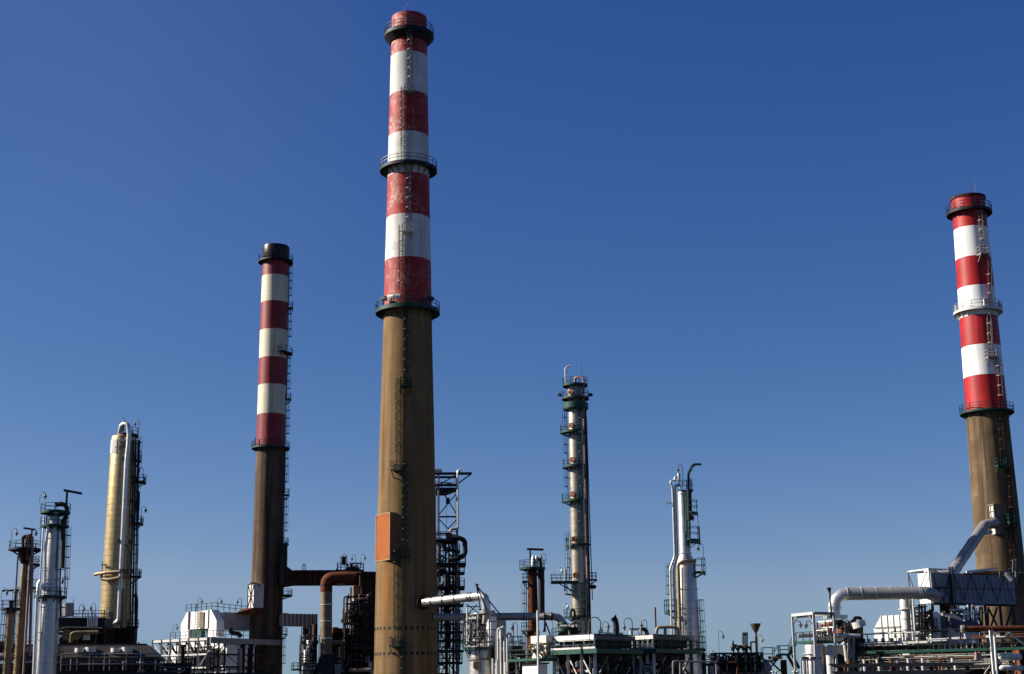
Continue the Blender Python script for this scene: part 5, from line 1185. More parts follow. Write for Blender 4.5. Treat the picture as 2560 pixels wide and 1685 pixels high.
MB().tube([P(1663, 1568, 209), P(1663, 1588, 209)], .22, 10).build('leg', 'tan_pipe', t)
b = P(1640, 1570, 214); t = thing('mast', 'thin dark mast standing left of the two-stage silver column', 'mast', (b.x, b.y, 0))
MB().tube([Vector((b.x, b.y, 0)), P(1638, 1518, 214)], [.14, .11], 8).build('pole', 'rust_dark', t)
gooseneck(1475, 1680, 1543, 203, 1, 'tall pole lamp in front of the right end of the white cooler wall', r=.07)
gooseneck(1382, 1590, 1548, 208, 1, 'gooseneck lamp just left of the tall grey column foot beside the bent grey pipe')
gooseneck(1507, 1585, 1554, 206, 1, 'gooseneck lamp on the cooler roof just left of the black curved stack')
gooseneck(1583, 1640, 1545, 207, -1, 'gooseneck lamp above the left end of the white goalpost pipe', r=.06)
gooseneck(1618, 1585, 1550, 208, -1, 'gooseneck lamp above the right end of the white goalpost pipe')
gooseneck(1703, 1600, 1543, 206, -1, 'dark gooseneck lamp in front of the tan pipe of the two-stage silver column')
gooseneck(1728, 1590, 1544, 206, -1, 'dark gooseneck lamp in front of the right half of the two-stage silver column')
# white hut and low tank left of the coolers
G = Grid(1345, 1690, 206, 40); zz = G.z(1660); root = thing('switch_room', 'white panelled hut with green walkway on its roof, in front of the rust red column', 'hut', G.pt(0, 0, 0))
v1 = G.V(1306, zz); MB().gbox(G, 0, G.U(1368, zz), 0, v1, 0, zz).build('wall', 'white_panel', root)
MB().gbox(G, -.15, G.U(1372, zz), -.15, v1 + .2, zz + .003, zz + .22).build('roof', 'rust_grey', root)
gdeck(root, G, -.8, G.U(1385, zz), -.6, v1 + 2, zz + .75, 'green_steel', 'teal_steel', .35, h=1.2)
for i in range(4): MB().tube([G.pt(-.5 - i * .1, v1 + 3 + i * .8, 0), G.pt(-.5 - i * .1, v1 + 3 + i * .8, zz + .4 + i * .2)], .14, 8).build('pipe', 'white_steel', root)
clutter(root, G, .5, 3.5, .2, v1, zz + .8, G.z(1602), 20, ['tan_pipe', 'tan_pipe', 'dark_steel', 'rust_grey', 'white_steel'], 81, .08, .25, .5)
MB().gbox(G, 2.0, 5.5, .5, 3.5, zz + .8, G.z(1612)).build('casing', 'white_panel', root)
MB().gbox(G, 1.9, 5.6, .4, 3.6, G.z(1606), G.z(1587)).build('header_box', 'white_steel', root)
b = P(1346, 1690, 203.5); t = thing('mast', 'slim white mast in front of the grey flue pipe and rust red column', 'mast', (b.x, b.y, 0))
MB().tube([Vector((b.x, b.y, 0)), P(1344, 1526, 203.5)], .16, 8).beam(P(1340, 1527, 203.5), P(1347, 1525, 203.5), .14).build('pole', 'white_steel', t)
# equipment cluster at the end of the grey flue pipe
G = Grid(1386, 1590, 214, 10); z0 = G.z(1590); root = thing('blower_skid', 'dark fan housing under the down-turned end of the grey flue pipe', 'fan', G.pt(0, 0, z0))
gdeck(root, G, 0, 3.6, -1, 2.2, z0, 'green_steel', 'teal_steel', .4, sides='flr')
MB().tube([P(1408, 1588, 214.5), P(1408, 1563, 216)], .75, 18).build('housing', 'teal_steel', root)
MB().tube([P(1399, 1566, 214), P(1418, 1566, 214)], .2, 8).build('shaft', 'white_steel', root)
MB().gbox(G, 2.0, 3.4, -.4, .6, z0 + .003, z0 + 1.2).build('motor', 'dark_steel', root)
clutter(root, G, 0, 3.6, -.9, -.2, z0, z0 + 2, 9, ['dark_steel', 'grey_steel', 'rust_dark'], 91, .07, .18, .5)
# low dark mass below the decks
G = Grid(1560, 1690, 232, 12); zz = G.z(1634); root = thing('pipe_rack', 'dark pipe rack filling the space under and behind the raised air coolers', 'pipe rack', G.pt(0, 0, 0))
ua, ub = G.U(1400, zz), G.U(1760, zz)
for i in range(11): u = ua + (ub - ua) * i / 10; MB().beam(G.pt(u, 0, 0), G.pt(u, 0, zz), .45).build('column', 'rust_dark', root)
for py in (1640, 1652, 1668, 1682): z = G.z(py); gdeck(root, G, ua, ub, .3, 5, z, 'black_steel', 'dark_steel', .5)
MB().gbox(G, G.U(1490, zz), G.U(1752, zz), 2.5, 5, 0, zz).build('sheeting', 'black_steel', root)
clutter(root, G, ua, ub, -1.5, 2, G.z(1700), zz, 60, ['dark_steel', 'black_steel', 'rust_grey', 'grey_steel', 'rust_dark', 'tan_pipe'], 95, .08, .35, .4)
b = P(1682, 1690, 203); t = thing('pipe_loop', 'thin pale pipe frame standing low in front of the silver column', 'pipe', (b.x, b.y, 0))
MB().tube(fillet([Vector((b.x, b.y, 0)), P(1682, 1653, 203), P(1790, 1655, 205), Vector((P(1790, 1655, 205).x, P(1790, 1655, 205).y, 0))], .3), .12, 8).build('frame', 'grey_steel', t)
MB().tube([P(1700, 1655, 203.4), P(1700, 1700, 203.4)], .1, 8).build('post', 'grey_steel', t)

# ------------------------------------------------------------ drum, flare funnel and catwalk
G = Grid(1770, 1690, 262, 3); zc_ = G.z(1680); r = 2.4; ue = G.U(1930, zc_)
root = thing('horizontal_drum', 'pale blue grey horizontal drum low beneath the distant pipe deck', 'drum', G.pt(0, 0, 0))
pts = [G.pt(-.0 + r * .55 * (1 - math.cos(R(a))), 0, zc_ - .2) for a in (0, 30, 60, 90)]; rs = [.1, r * .5, r * .87, r]
MB().tube(pts + [G.pt(ue - r * .55, 0, zc_ - .2)] + [G.pt(ue - r * .55 + r * .55 * math.sin(R(a)), 0, zc_ - .2) for a in (30, 60, 89)], rs + [r, r * .87, r * .5, .1], 28).build('shell', 'blue_grey_panel', root)
for u in (2.5, ue - 2.5): MB().gbox(G, u - .4, u + .4, -1.8, 1.8, 0, zc_ - 1.6).build('saddle', 'grey_steel', root)
G = Grid(1784, 1655, 258, 3); zz = G.z(1655); zu = G.z(1632); root = thing('pipe_deck', 'distant pipe deck crowded with dark valves above the horizontal drum', 'deck', G.pt(0, 0, 0))
ue = G.U(1908, zz); gdeck(root, G, 0, ue, 0, 4, zz, 'black_steel', 'dark_steel', .35, h=1.5); gdeck(root, G, 0, ue, 0, 4, zu, 'dark_steel', None, .15, sides='')
for i in range(9): MB().beam(G.pt(ue * i / 8, 0, 0), G.pt(ue * i / 8, 0, zu), .2).build('column', 'dark_steel', root)
for i in range(16):
    u = ue * (i + .5) / 16; pipe(root, [G.pt(u, .8, zz - 1.5), G.pt(u, .8, zu - .3 - (i % 3) * .2), G.pt(u + .5, 1.4, zu - .3 - (i % 3) * .2), G.pt(u + .5, 1.4, zz - 1)], .16, ['dark_steel', 'white_steel', 'black_steel'][i % 3], .3)
clutter(root, G, 0, ue, .2, 3, zz - 2.2, zu, 22, ['dark_steel', 'black_steel', 'rust_dark', 'white_steel', 'red_beam'], 101, .08, .2, .4)
pipe(root, [P(1822, 1655, 257), P(1822, 1655.5, 257), P(1843, 1656, 257), P(1843, 1690, 257)], .12, 'rust', .3)
for i, (px, pt, r_) in enumerate(((1834, 1602, .25), (1846, 1618, .3), (1865, 1612, .3))):
    t = thing('control_valve', ['tall upright valve on the distant pipe deck, left of three', 'valve with a wide bonnet on the distant pipe deck, middle of three', 'rusty valve on the distant pipe deck below the three thin pipes'][i], 'valve', P(px, 1632, 258), 'valves on the distant pipe deck')
    b = P(px, 1632, 258); s = MB().lathe((b.x, b.y), [(r_ * .5, b.z), (r_ * .6, b.z + .5), (r_ * 1.7, b.z + .8), (r_ * 1.7, b.z + 1.0), (r_ * .7, b.z + 1.2), (r_ * .8, b.z + (1632 - pt) * .045), (r_ * .2, b.z + (1632 - pt) * .07)], 14).build('body', 'dark_steel' if i != 2 else 'rust_dark', t)
    pipe(t, [P(px - 5, 1626 - i, 258), P(px + 2, 1613 + i * 2, 258), P(px + 9, 1614 + i * 2, 258), P(px + 12, 1626, 258)], .2, 'dark_steel', .4)
for i, px in enumerate((1858, 1863, 1868)):
    b = P(px, 1632, 259); t = thing('vent_pipe', ['left one of three thin parallel upright pipes near the funnel', 'middle one of three thin parallel upright pipes near the funnel', 'right one of three thin parallel upright pipes near the funnel'][i], 'pipe', b, 'three thin upright pipes'); MB().tube([b, P(px - .5, 1580, 259)], .14, 8).build('riser', 'rust_grey', t)
MB().beam(P(1857, 1586, 259), P(1869, 1586, 259), .3).build('pipe_clamp', 'dark_steel', t)
b = P(1892, 1632, 259); t = thing('flare_funnel', 'cone shaped burner funnel on a slender mast', 'funnel', b)
MB().tube([b, P(1890, 1580, 259)], .2, 8).build('mast', 'rust_grey', t)
c = P(1889.5, 1580, 259); H = Zat(c.x, c.y, 1559) - c.z
MB().lathe((c.x, c.y), [(.15, c.z - .3), (.25, c.z), (.42, c.z + .2), (.95, c.z + H), (.88, c.z + H), (.35, c.z + .3), (.01, c.z + .3)], 20).build('funnel', 'rust_grey', t)
MB().tube(fillet([P(1878, 1631, 259), P(1877, 1605, 259), P(1890, 1605, 259)], .2), .14, 8).build('side_pipe', 'grey_steel', t)
gooseneck(1798, 1632, 1578, 258, 1, 'gooseneck lamp at the left end of the distant pipe deck')
gooseneck(1896, 1632, 1587, 258, 1, 'gooseneck lamp beside the cone shaped burner funnel', m='tan_pipe')
G = Grid(1756, 1655, 245, 6); zz = G.z(1658); root = thing('walkway', 'short dark walkway linking the silver column and the distant pipe deck', 'walkway', G.pt(0, 0, 0))
w1 = G.U(1790, zz); gdeck(root, G, 0, w1, 0, 2, zz, 'black_steel', 'dark_steel', .4, h=1.2); 
for u in (.5, w1 * .5): MB().beam(G.pt(u, .5, 0), G.pt(u, .5, zz), .3).build('column', 'dark_steel', root)
MB().tube([G.pt(.8, 0, G.z(1642)), G.pt(w1 - .3, 0, G.z(1642))], .16, 8).build('pipe', 'white_steel', root); MB().beam(G.pt(1.8, 0, zz), G.pt(1.8, 0, G.z(1640)), .1).build('post', 'dark_steel', root)
MB().tube([G.pt(1.8, 0, zz), G.pt(1.8, 0, G.z(1626))], .06, 6).build('post', 'dark_steel', root)
# catwalk with stairs to the portal frame
G = Grid(1908, 1655, 238, 2); z1 = G.z(1650); z2 = G.z(1634); root = thing('catwalk', 'teal stepped catwalk climbing right towards the pale portal frame', 'catwalk', G.pt(0, 0, 0))
ua, ub, uc, ud, ue = 0, G.U(1938, z1), G.U(1950, z2), G.U(1978, z2), G.U(1992, G.z(1600)); z3 = G.z(1602)
gdeck(root, G, ua, ub, 0, 1.6, z1, 'green_steel', 'teal_steel', .25, h=1.9, sides='fb'); gdeck(root, G, uc, ud, 0, 1.6, z2, 'green_steel', 'teal_steel', .3, h=1.2, sides='fb')
for (a, za, b_, zb) in ((ub, z1, uc, z2), (ud, z2, ue, z3)):
    for v in (0, 1.6):
        MB().beam(G.pt(a, v, za - .1), G.pt(b_, v, zb - .1), .14, .35).build('stair_string', 'teal_steel', root); MB().beam(G.pt(a, v, za + 1.3), G.pt(b_, v, zb + 1.3), .09).build('handrail', 'teal_steel', root)
    n = int((b_ - a) / .3)
    for i in range(max(2, n)): MB().gbox(G, a + (b_ - a) * i / n, a + (b_ - a) * (i + .8) / n, .05, 1.55, za + (zb - za) * i / n, za + (zb - za) * i / n + .06).build('tread', 'teal_steel', root)
for a, za, b_, zb in ((uc + .5, z2, ub - 2.0, G.z(1690)), (uc + 1.2, z2 - .2, G.U(1992, 10), G.z(1685)), (uc + 2, z2 - .2, G.U(1996, 10), G.z(1672))): MB().beam(G.pt(a, .3, za), G.pt(b_, .3, zb), .22 if za == z2 else .4).build('brace', 'dark_steel', root)
MB().tube([G.pt(uc + .6, .6, 0), G.pt(uc + .6, .6, z1)], .5, 10).build('column', 'rust_dark', root); MB().beam(G.pt(1.2, .3, z1 - .2), G.pt(uc, .3, G.z(1678)), .25).build('brace', 'dark_steel', root)
MB().tube([G.pt(ub - .5, 0, G.z(1645)), G.pt(uc + .3, 0, G.z(1645))], .2, 8).build('pipe', 'rust_grey', root); MB().gbox(G, ua + .8, ub - .6, -.1, 0, z1 + .1, z1 + .55).build('cable_box', 'rust', root)
for i in range(4):
    px = 1932 + i * 9 + (35 if i > 1 else 0); t = thing('small_valve', ['leftmost small white valve at the bottom edge before the portal frame', 'second small white valve at the bottom edge before the portal frame', 'third small white valve at the bottom edge, left of the portal post', 'small white valve at the foot of the portal post'][i], 'valve', P(px, 1690, 200), 'small white valves'); b = P(px, 1690, 200)
    MB().tube([b, P(px, 1676, 200)], .1, 8).tube([P(px, 1680, 200), P(px, 1678, 200)], .28, 10).build('body', 'white_steel', t)
# ------------------------------------------------------------ right hand complex
# pale portal frame
G = Grid(2041, 1660, 196, 25); zt_ = G.z(1533); root = thing('portal', 'tall pale portal frame of slender posts around the silver tank', 'steel frame', G.pt(0, 0, 0))
v1 = G.V(1981, zt_); u1 = G.U(2084, zt_)
for (u, v, w, m) in ((0, 0, .30, 'white_steel'), (0, v1, .29, 'white_steel'), (u1, 0, .26, 'white_steel'), (u1, v1, .26, 'white_steel')): MB().beam(G.pt(u, v, 0), G.pt(u, v, zt_), w).build('post', m, root)
for a, b in (((0, 0), (0, v1)), ((u1, 0), (u1, v1)), ((0, 0), (u1, 0)), ((0, v1), (u1, v1))): MB().beam(G.pt(*a, zt_), G.pt(*b, zt_), .34).build('beam', 'white_steel' if a[0] == b[0] == 0 else 'grey_steel', root)
for v, s in ((.3, 1), (v1 - .3, -1)): MB().beam(G.pt(0, v, zt_ - .9), G.pt(0, v + s * .8, zt_ - .1), .15).build('knee_brace', 'grey_steel', root)
MB().beam(G.pt(.1, .5, zt_ - .35), G.pt(.1, v1 - .5, zt_ - .35), .16).build('hoist_rail', 'black_steel', root)
zd = G.z(1600); gdeck(root, G, .1, u1 - .1, .3, v1 - .3, zd, 'green_steel', 'dark_steel', .35, sides='lr')
gooseneck(1986, 1560, 1552, 195.5, 1, 'short bracket lamp on the left post of the portal frame', r=.05); 
gooseneck(2030, 1562, 1552, 195.5, -1, 'short bracket lamp on the inner post of the portal frame', r=.05)
# silver tank
A = Axis(2037, 1640, 205, [(1616, 52), (1700, 56), (1763, 58)])
root = thing('storage_tank', 'upright silver tank with a domed top standing inside the portal frame', 'tank', A.loc)
column_shell(root, A, A.prof, 'aluminium', A.top, .55); bandring(root, A, A.zs(1636), A.rf(0), .12)
b = P(2076, 1660, 198); t = thing('white_vessel', 'short white upright vessel right of the silver tank', 'vessel', (b.x, b.y, 0))
MB().lathe((b.x, b.y), [(.5, 0), (.5, Zat(b.x, b.y, 1632)), (.35, Zat(b.x, b.y, 1629)), (.05, Zat(b.x, b.y, 1628))], 24).build('shell', 'white_steel', t)
MB().tube([P(2076, 1630, 198), P(2076, 1612, 198)], .35, 14).build('neck', 'white_steel', t)
for i, px in enumerate((2008, 2013, 2019, 2030, 2037, 2050)):
    b = P(px, 1690, 192); x = P(px, 1648, 192); t = thing('vent_pipe', 'thin pale upright pipe in front of the silver tank', 'pipe', (b.x, b.y, 0), 'thin pipes before the silver tank')
    MB().tube([Vector((b.x, b.y, 0)), x], .1, 8).build('riser', 'white_steel', t); MB().tube([x, x + Vector((0, 0, .3))], .2, 8).build('cap', 'rust_dark', t)
a, b = P(2002, 1649, 191.8), P(2053, 1650, 191.8); t = thing('handrail', 'pale crossbar rail low in front of the silver tank', 'rail', (a.x, a.y, 0))
MB().beam(a, b, .22).beam(b, Vector((b.x, b.y, 0)), .2).beam(a, Vector((a.x, a.y, 0)), .15).build('rail', 'white_steel', t)
# burner skid under the elbow
G = Grid(2110, 1590, 203, 25); z0 = G.z(1588); zt_ = G.z(1544); root = thing('burner_skid', 'white burner skid with red beams and crowded pipes beneath the big grey elbow', 'burner', G.pt(0, 0, 0))
v1 = G.V(2040, z0); u1 = G.U(2156, z0)
gdeck(root, G, -.2, u1, -.2, v1, z0, 'black_steel', 'dark_steel', .8, h=1.1)
MB().gbox(G, .8, u1 * .55, .4, v1 - .8, z0 + .003, G.z(1555)).build('casing', 'white_panel', root)
MB().gbox(G, 1.2, u1 * .5, 1.4, v1 - 3, G.z(1555) + .003, G.z(1547)).build('casing', 'white_steel', root)
for pz, va, vb, uu in ((1566, .3, v1 * .45, .2), (1570, v1 * .3, v1, .1), (1577, .1, v1 * .4, -.1)): MB().gbox(G, uu, uu + .3, va, vb, G.z(pz) - .2, G.z(pz) + .12).build('red_beam', 'red_beam', root)
for i in range(7): v = v1 * (i + .3) / 7; MB().beam(G.pt(-.1, v, z0), G.pt(-.1, v, G.z(1550 + (i % 3) * 3)), .16).build('post', 'white_steel' if i % 2 else 'rust_dark', root)
for i in range(5): MB().tube([G.pt(.1 + i * .12, .2 + i * .7, G.z(1550 + i * 3)), G.pt(.1 + i * .12, v1 - .6 - i * .4, G.z(1550 + i * 3))], .14, 8).build('pipe', 'white_steel', root)
MB().tube([P(2090, 1589, 201.5), P(2150, 1590, 201.5)], .28, 12).build('pipe', 'aluminium_pipe', root)
MB().tube([P(1995, 1589, 199), P(2036, 1587, 199)], .3, 12).build('pipe', 'aluminium_pipe', root)
for u in (u1 * .6, u1 * .95):
    MB().beam(G.pt(u, -.1, 0), G.pt(u, -.1, G.z(1544)), .3).build('column', 'rust_grey' if u < u1 * .8 else 'dark_steel', root)
MB().tube(fillet([G.pt(u1 * .6, -.1, z0 + .5), G.pt(u1 * .6, -.1, zt_), G.pt(u1 * .95, -.1, zt_), G.pt(u1 * .95, -.1, z0 + .5)], .3), .22, 10).build('pipe', 'dark_steel', root)
MB().tube([P(2145, 1553, 202), P(2150, 1568, 202)], .9, 14).build('vessel', 'white_steel', root)
MB().gbox(G, .6, u1 - .5, .5, v1, 0, G.z(1612)).build('lower_casing', 'black_steel', root)
MB().beam(P(2110, 1597, 200), P(2128, 1614, 200), .16).beam(P(2110, 1597, 200), P(2096, 1612, 200), .16).build('brace', 'rust_grey', root)
clutter(root, G, -.4, .7, .2, v1, z0, zt_ - .3, 44, ['white_steel', 'dark_steel', 'rust_grey', 'white_steel', 'black_steel', 'rust'], 111, .04, .13, .4)
clutter(root, G, -.2, u1, -.8, .3, G.z(1660), zt_ - .3, 40, ['dark_steel', 'rust_grey', 'black_steel', 'white_steel'], 112, .06, .2, .6)
for px in (2122, 2134): MB().beam(P(px, 1690, 201), P(px, 1590, 201), .3).build('column', 'grey_steel', root)
b = P(2079, 1540, 197); t = thing('mast', 'thin green mast rising in front of the big grey elbow', 'mast', b)
MB().tube([P(2079, 1545, 197), P(2074, 1476, 197)], .13, 8).build('pole', 'teal_steel', t); MB().tube([P(2074.5, 1480, 197), P(2072, 1469, 197)], [.15, .3], 10).build('head', 'black_steel', t)
# big grey flue pipe
Yd = 204; r = .83
root = thing('flue_pipe', 'thick grey flue pipe with pale rings, elbowing down at its left end', 'pipe', P(2086, 1545, Yd), 'flue pipes')
e = [P(2086, 1545, Yd), P(2086, 1512, Yd), P(2091, 1498, Yd), P(2104, 1487, Yd), P(2119, 1484.5, Yd)]
MB().tube(e, r, 28).build('elbow', 'aluminium_pipe', root, flat=False)
MB().tube([P(2119, 1484.5, Yd), P(2200, 1484, Yd - .3), P(2300, 1482, Yd - .8)], r, 32).build('duct', 'flue_grey', root)
MB().tube(fillet([P(2300, 1482, Yd - .8), P(2318, 1482, Yd - .9), P(2340, 1490, Yd + 2.5)], 1.2, 8), r, 28).build('elbow', 'flue_grey', root)
for px, py, Y in ((2117, 1484.5, Yd), (2152, 1484, Yd - .1), (2189, 1483.7, Yd - .2), (2225, 1483.3, Yd - .35), (2260, 1483, Yd - .5), (2297, 1482, Yd - .75), (2302, 1482, Yd - .8)):
    MB().tube([P(px - 1, py, Y), P(px + 1.2, py, Y)], r * 1.09, 32).build('ring', 'galvanised', root)
for py in (1517, 1521): MB().tube([P(2086, py, Yd), P(2086, py + 1.5, Yd)], r * 1.15, 28).build('ring', 'galvanised', root)
G7 = Grid(2068, 1547, 203, 3); MB().gbox(G7, 0, G7.U(2111, 20), 0, 2.2, G7.z(1546), G7.z(1537)).build('base_box', 'aluminium_pipe', root)

# white heater building
G = Grid(2282, 1592, 209.5, 50); z0 = G.z(1592); zt_ = G.z(1536); root = thing('fired_heater', 'white panelled heater with a sloping left shoulder under the big grey flue pipe', 'heater', G.pt(0, 0, 0))
va, vb = G.V(2202, zt_), G.V(2186, z0)
out = [(0, 0), (0, zt_), (va, zt_), (vb, G.z(1572, 0, vb)), (vb, 0)]
MB().prism([G.pt(0, v, z) for v, z in out], [G.pt(3, v, z) for v, z in out]).build('shell', 'white_panel', root)
for i in range(6):
    v = va * i / 5; MB().gbox(G, -.1, -.01, v - .05, v + .05, z0, zt_ + .1).build('rib', 'white_steel', root)
for py in (1565, 1578): MB().beam(G.pt(-.15, 0, G.z(py)), G.pt(-.15, vb, G.z(py)), .08).build('rib', 'dark_steel', root)
MB().gbox(G, -.16, -.02, va * .12, va * .2, G.z(1590), G.z(1537)).build('rusty_strip', 'rust_grey', root)
b = P(2266, 1560, 207.3); r = 12.5 * mpx(b); st = thing('stack', 'white upright cylinder with a collar at the right end of the white heater', 'stack', (b.x, b.y, 0))
zz = lambda py: Zat(b.x, b.y, py)
MB().lathe((b.x, b.y), [(r * .9, 0), (r * .9, zz(1525)), (r * 1.35, zz(1524)), (r * 1.35, zz(1522)), (r, zz(1521)), (r, zz(1503)), (r * .8, zz(1496)), (r * .3, zz(1493))], 28).build('shell', 'white_steel', st)
for py in (1548, 1575): MB().lathe((b.x, b.y), [(r * .88, zz(py)), (r * 1.0, zz(py)), (r * 1.0, zz(py - 2)), (r * .88, zz(py - 2))], 28, closed=True).build('band', 'galvanised', st)
# second white casing further right
G = Grid(2405, 1594, 203, 25); z0 = G.z(1594); root = thing('hopper', 'white casing with a dark diagonal chute under the long clad duct', 'hopper', G.pt(0, 0, 0))
va = G.V(2364, z0); zt_ = G.z(1534)
MB().prism([G.pt(0, v, 0) for v in (0, va)] + [G.pt(3, va, 0), G.pt(3, 0, 0)], [G.pt(0, v, z) for v, z in ((0, G.z(1575)), (va, G.z(1547)))] + [G.pt(3, va, G.z(1547)), G.pt(3, 0, G.z(1575))]).build('shell', 'white_panel', root)
MB().prism([G.pt(-.5, va + .3, G.z(1545)), G.pt(-.5, va - 1.2, G.z(1534)), G.pt(3, va - 1.2, G.z(1534)), G.pt(3, va + .3, G.z(1545))], [G.pt(-.5, .2, G.z(1582)), G.pt(-.5, -1.2, G.z(1572)), G.pt(3, -1.2, G.z(1572)), G.pt(3, .2, G.z(1582))]).build('chute', 'slate_and_shade_sheet', root)
GH = Grid(2362, 1594, 205, 25); vv = GH.V(2333, z0); MB().gbox(GH, 0, 3, 0, vv, 0, GH.z(1533)).build('bin', 'blue_grey_panel', root)
# cluster of white casings and pipes under the truss box
G = Grid(2328, 1592, 204.5, 25); z0 = G.z(1592); zt_ = G.z(1515); root = thing('burner_house', 'white panels, ladders and pipes stacked below the left end of the long clad duct', 'burner', G.pt(0, 0, 0))
for px0, px1, pt, u in ((2328, 2320, 1533, 0), (2318, 2311, 1528, .3), (2300, 2292, 1527, .2), (2308, 2302, 1550, .5)):
    z1 = G.z(pt); MB().gbox(G, u, u + 1.5, G.V(px0, z1), G.V(px1, z1), 0, z1).build('casing', 'white_panel', root)
for px in (2298, 2305, 2312, 2330): MB().beam(P(px, 1690, 203), P(px, 1510, 203), .18).build('column', 'dark_steel', root)
v1 = G.V(2290, z0)
for py in (1528, 1545, 1560, 1575): gdeck(root, G, -.6, .4, 0, v1, G.z(py), 'dark_steel', 'dark_steel', .12, sides='l', h=.9)
clutter(root, G, -.7, 1, -1, v1, z0 - 1, zt_, 34, ['dark_steel', 'rust_dark', 'white_steel', 'grey_steel', 'rust_grey', 'dark_steel'], 121, .06, .18, .6)
b = P(2285, 1560, 202.5); t = thing('mast', 'green and white post left of the truss below the grey flue pipe', 'mast', (b.x, b.y, 0)); MB().tube([Vector((b.x, b.y, 0)), P(2280, 1500, 202.5)], .2, 10).build('post', 'teal_steel', t); MB().tube([P(2288, 1590, 202.2), P(2282, 1497, 202.2)], .12, 10).build('pipe', 'white_steel', t)

# long clad duct with its truss, reaching the right chimney
G = Grid(2331, 1512, 207.5, 25); z0, z1 = G.z(1502), G.z(1430)
root = thing('flue_duct', 'long slate grey clad duct in a steel truss, white at its left end', 'flue duct', G.pt(0, 0, z0), 'flue ducts')
v1 = G.V(2294, z1); u1 = G.U(2376, z1); ue = G.U(2534, G.z(1440, 12)); zl = G.z(1507); zr1 = z1 - .15
MB().gbox(G, 0, u1, 0, v1, zl, z1).build('end_box', 'white_panel', root)
MB().gbox(G, -.005, u1, -.02, -.004, zl, z1).build('shaded_side_sheet', 'blue_grey_panel', root)  # darker skin paints the shade on the white box's unlit side
MB().gbox(G, u1 + .3, ue, 0, v1 * .9, zl + .0, zr1).build('duct', 'blue_grey_panel', root)
MB().gbox(G, -.4, ue, -.3, -.05, zl - .3, zl).build('bottom_chord', 'black_steel', root)
MB().gbox(G, u1, ue, -.1, v1 * .9, zr1 + .003, zr1 + .12).build('cover_sheet', 'white_steel', root)
for u in (u1 - .3, u1 + .15): MB().beam(G.pt(u, -.25, zl - .2), G.pt(u, -.25, z1 + .8), .22).build('post', 'black_steel', root)
n = 7
for i in range(n):
    a = u1 + .5 + (ue - u1 - 1) * i / n; b = u1 + .5 + (ue - u1 - 1) * (i + 1) / n
    if i % 2: a, b = b, a
    MB().beam(G.pt(a, -.18, zr1 - .1), G.pt(b, -.18, zl + .4), .07).build('brace', 'black_steel', root)
for a, b, c, d in ((.1, 1, u1 * .5, 0), (u1 * .55, 0, u1 - .3, 1), (.1, 0, u1 * .45, .5), (u1 * .6, .5, u1 - .3, 0), (u1 * .3, .5, u1 * .55, 0)):
    MB().beam(G.pt(a, -.15, zl + .3 + b * (z1 - zl - .4)), G.pt(c, -.15, zl + .3 + d * (z1 - zl - .4)), .07).build('brace', 'black_steel', root)
MB().beam(G.pt(.1, -.15, (zl + z1) / 2), G.pt(u1 - .3, -.15, (zl + z1) / 2), .12).build('brace', 'black_steel', root); MB().beam(G.pt(u1 + .3, -.1, (zl + z1) / 2), G.pt(ue, -.1, (zl + z1) / 2), .05).build('seam_strip', 'dark_steel', root)
# outer canopy frame
zt_ = G.z(1423); vo = G.V(2276, zt_)
for (u, v, m, zb) in ((-.4, -.3, 'white_steel', z0 - .5), (-.4, vo, 'grey_steel', z0 - 6), (-.1, -.3, 'galvanised', z0 - .5), (u1, -.3, 'grey_steel', zl)): MB().beam(G.pt(u, v, zb), G.pt(u, v, zt_ + .2), .17).build('post', m, root)
for a, b, m in (((-.4, vo), (-.4, -.3), 'white_steel'), ((-.4, -.3), (u1, -.3), 'white_steel'), ((u1, -.3), (u1, vo), 'grey_steel'), ((-.4, vo), (u1, vo), 'grey_steel')): MB().beam(G.pt(*a, zt_), G.pt(*b, zt_), .2).build('beam', m, root)
MB().beam(G.pt(-.4, vo, zt_ - .4), G.pt(-.4, v1 - .6, zl), .08).build('brace', 'dark_steel', root); MB().beam(G.pt(-.4, .1, zt_ - .3), G.pt(-.4, v1 * .9, zl + 1.4), .08).build('brace', 'dark_steel', root)
for a, b, c, d in ((u1 * .2, .5, u1 * .6, -.2), (u1 * .5, .5, u1, 0)): MB().beam(G.pt(a, .5, zt_), G.pt(c, .5, z1 + .1), .1).build('brace', 'grey_steel', root)
MB().gbox(G, .3, u1 * .5, .6, 1.6, z1 + .003, z1 + .45).build('damper_box', 'white_steel', root)
# supports beneath
for i, u in enumerate((0, u1 + .2, ue * .42, ue * .62, ue * .8)):
    MB().beam(G.pt(u, 0, 0), G.pt(u, 0, zl - .3), .3).build('column', 'black_steel' if i else 'dark_steel', root)
    for s in (-1, 1): MB().beam(G.pt(u, 0, zl - 4.5), G.pt(u + s * 2.2, 0, zl - .4), .2).build('brace', 'black_steel', root)
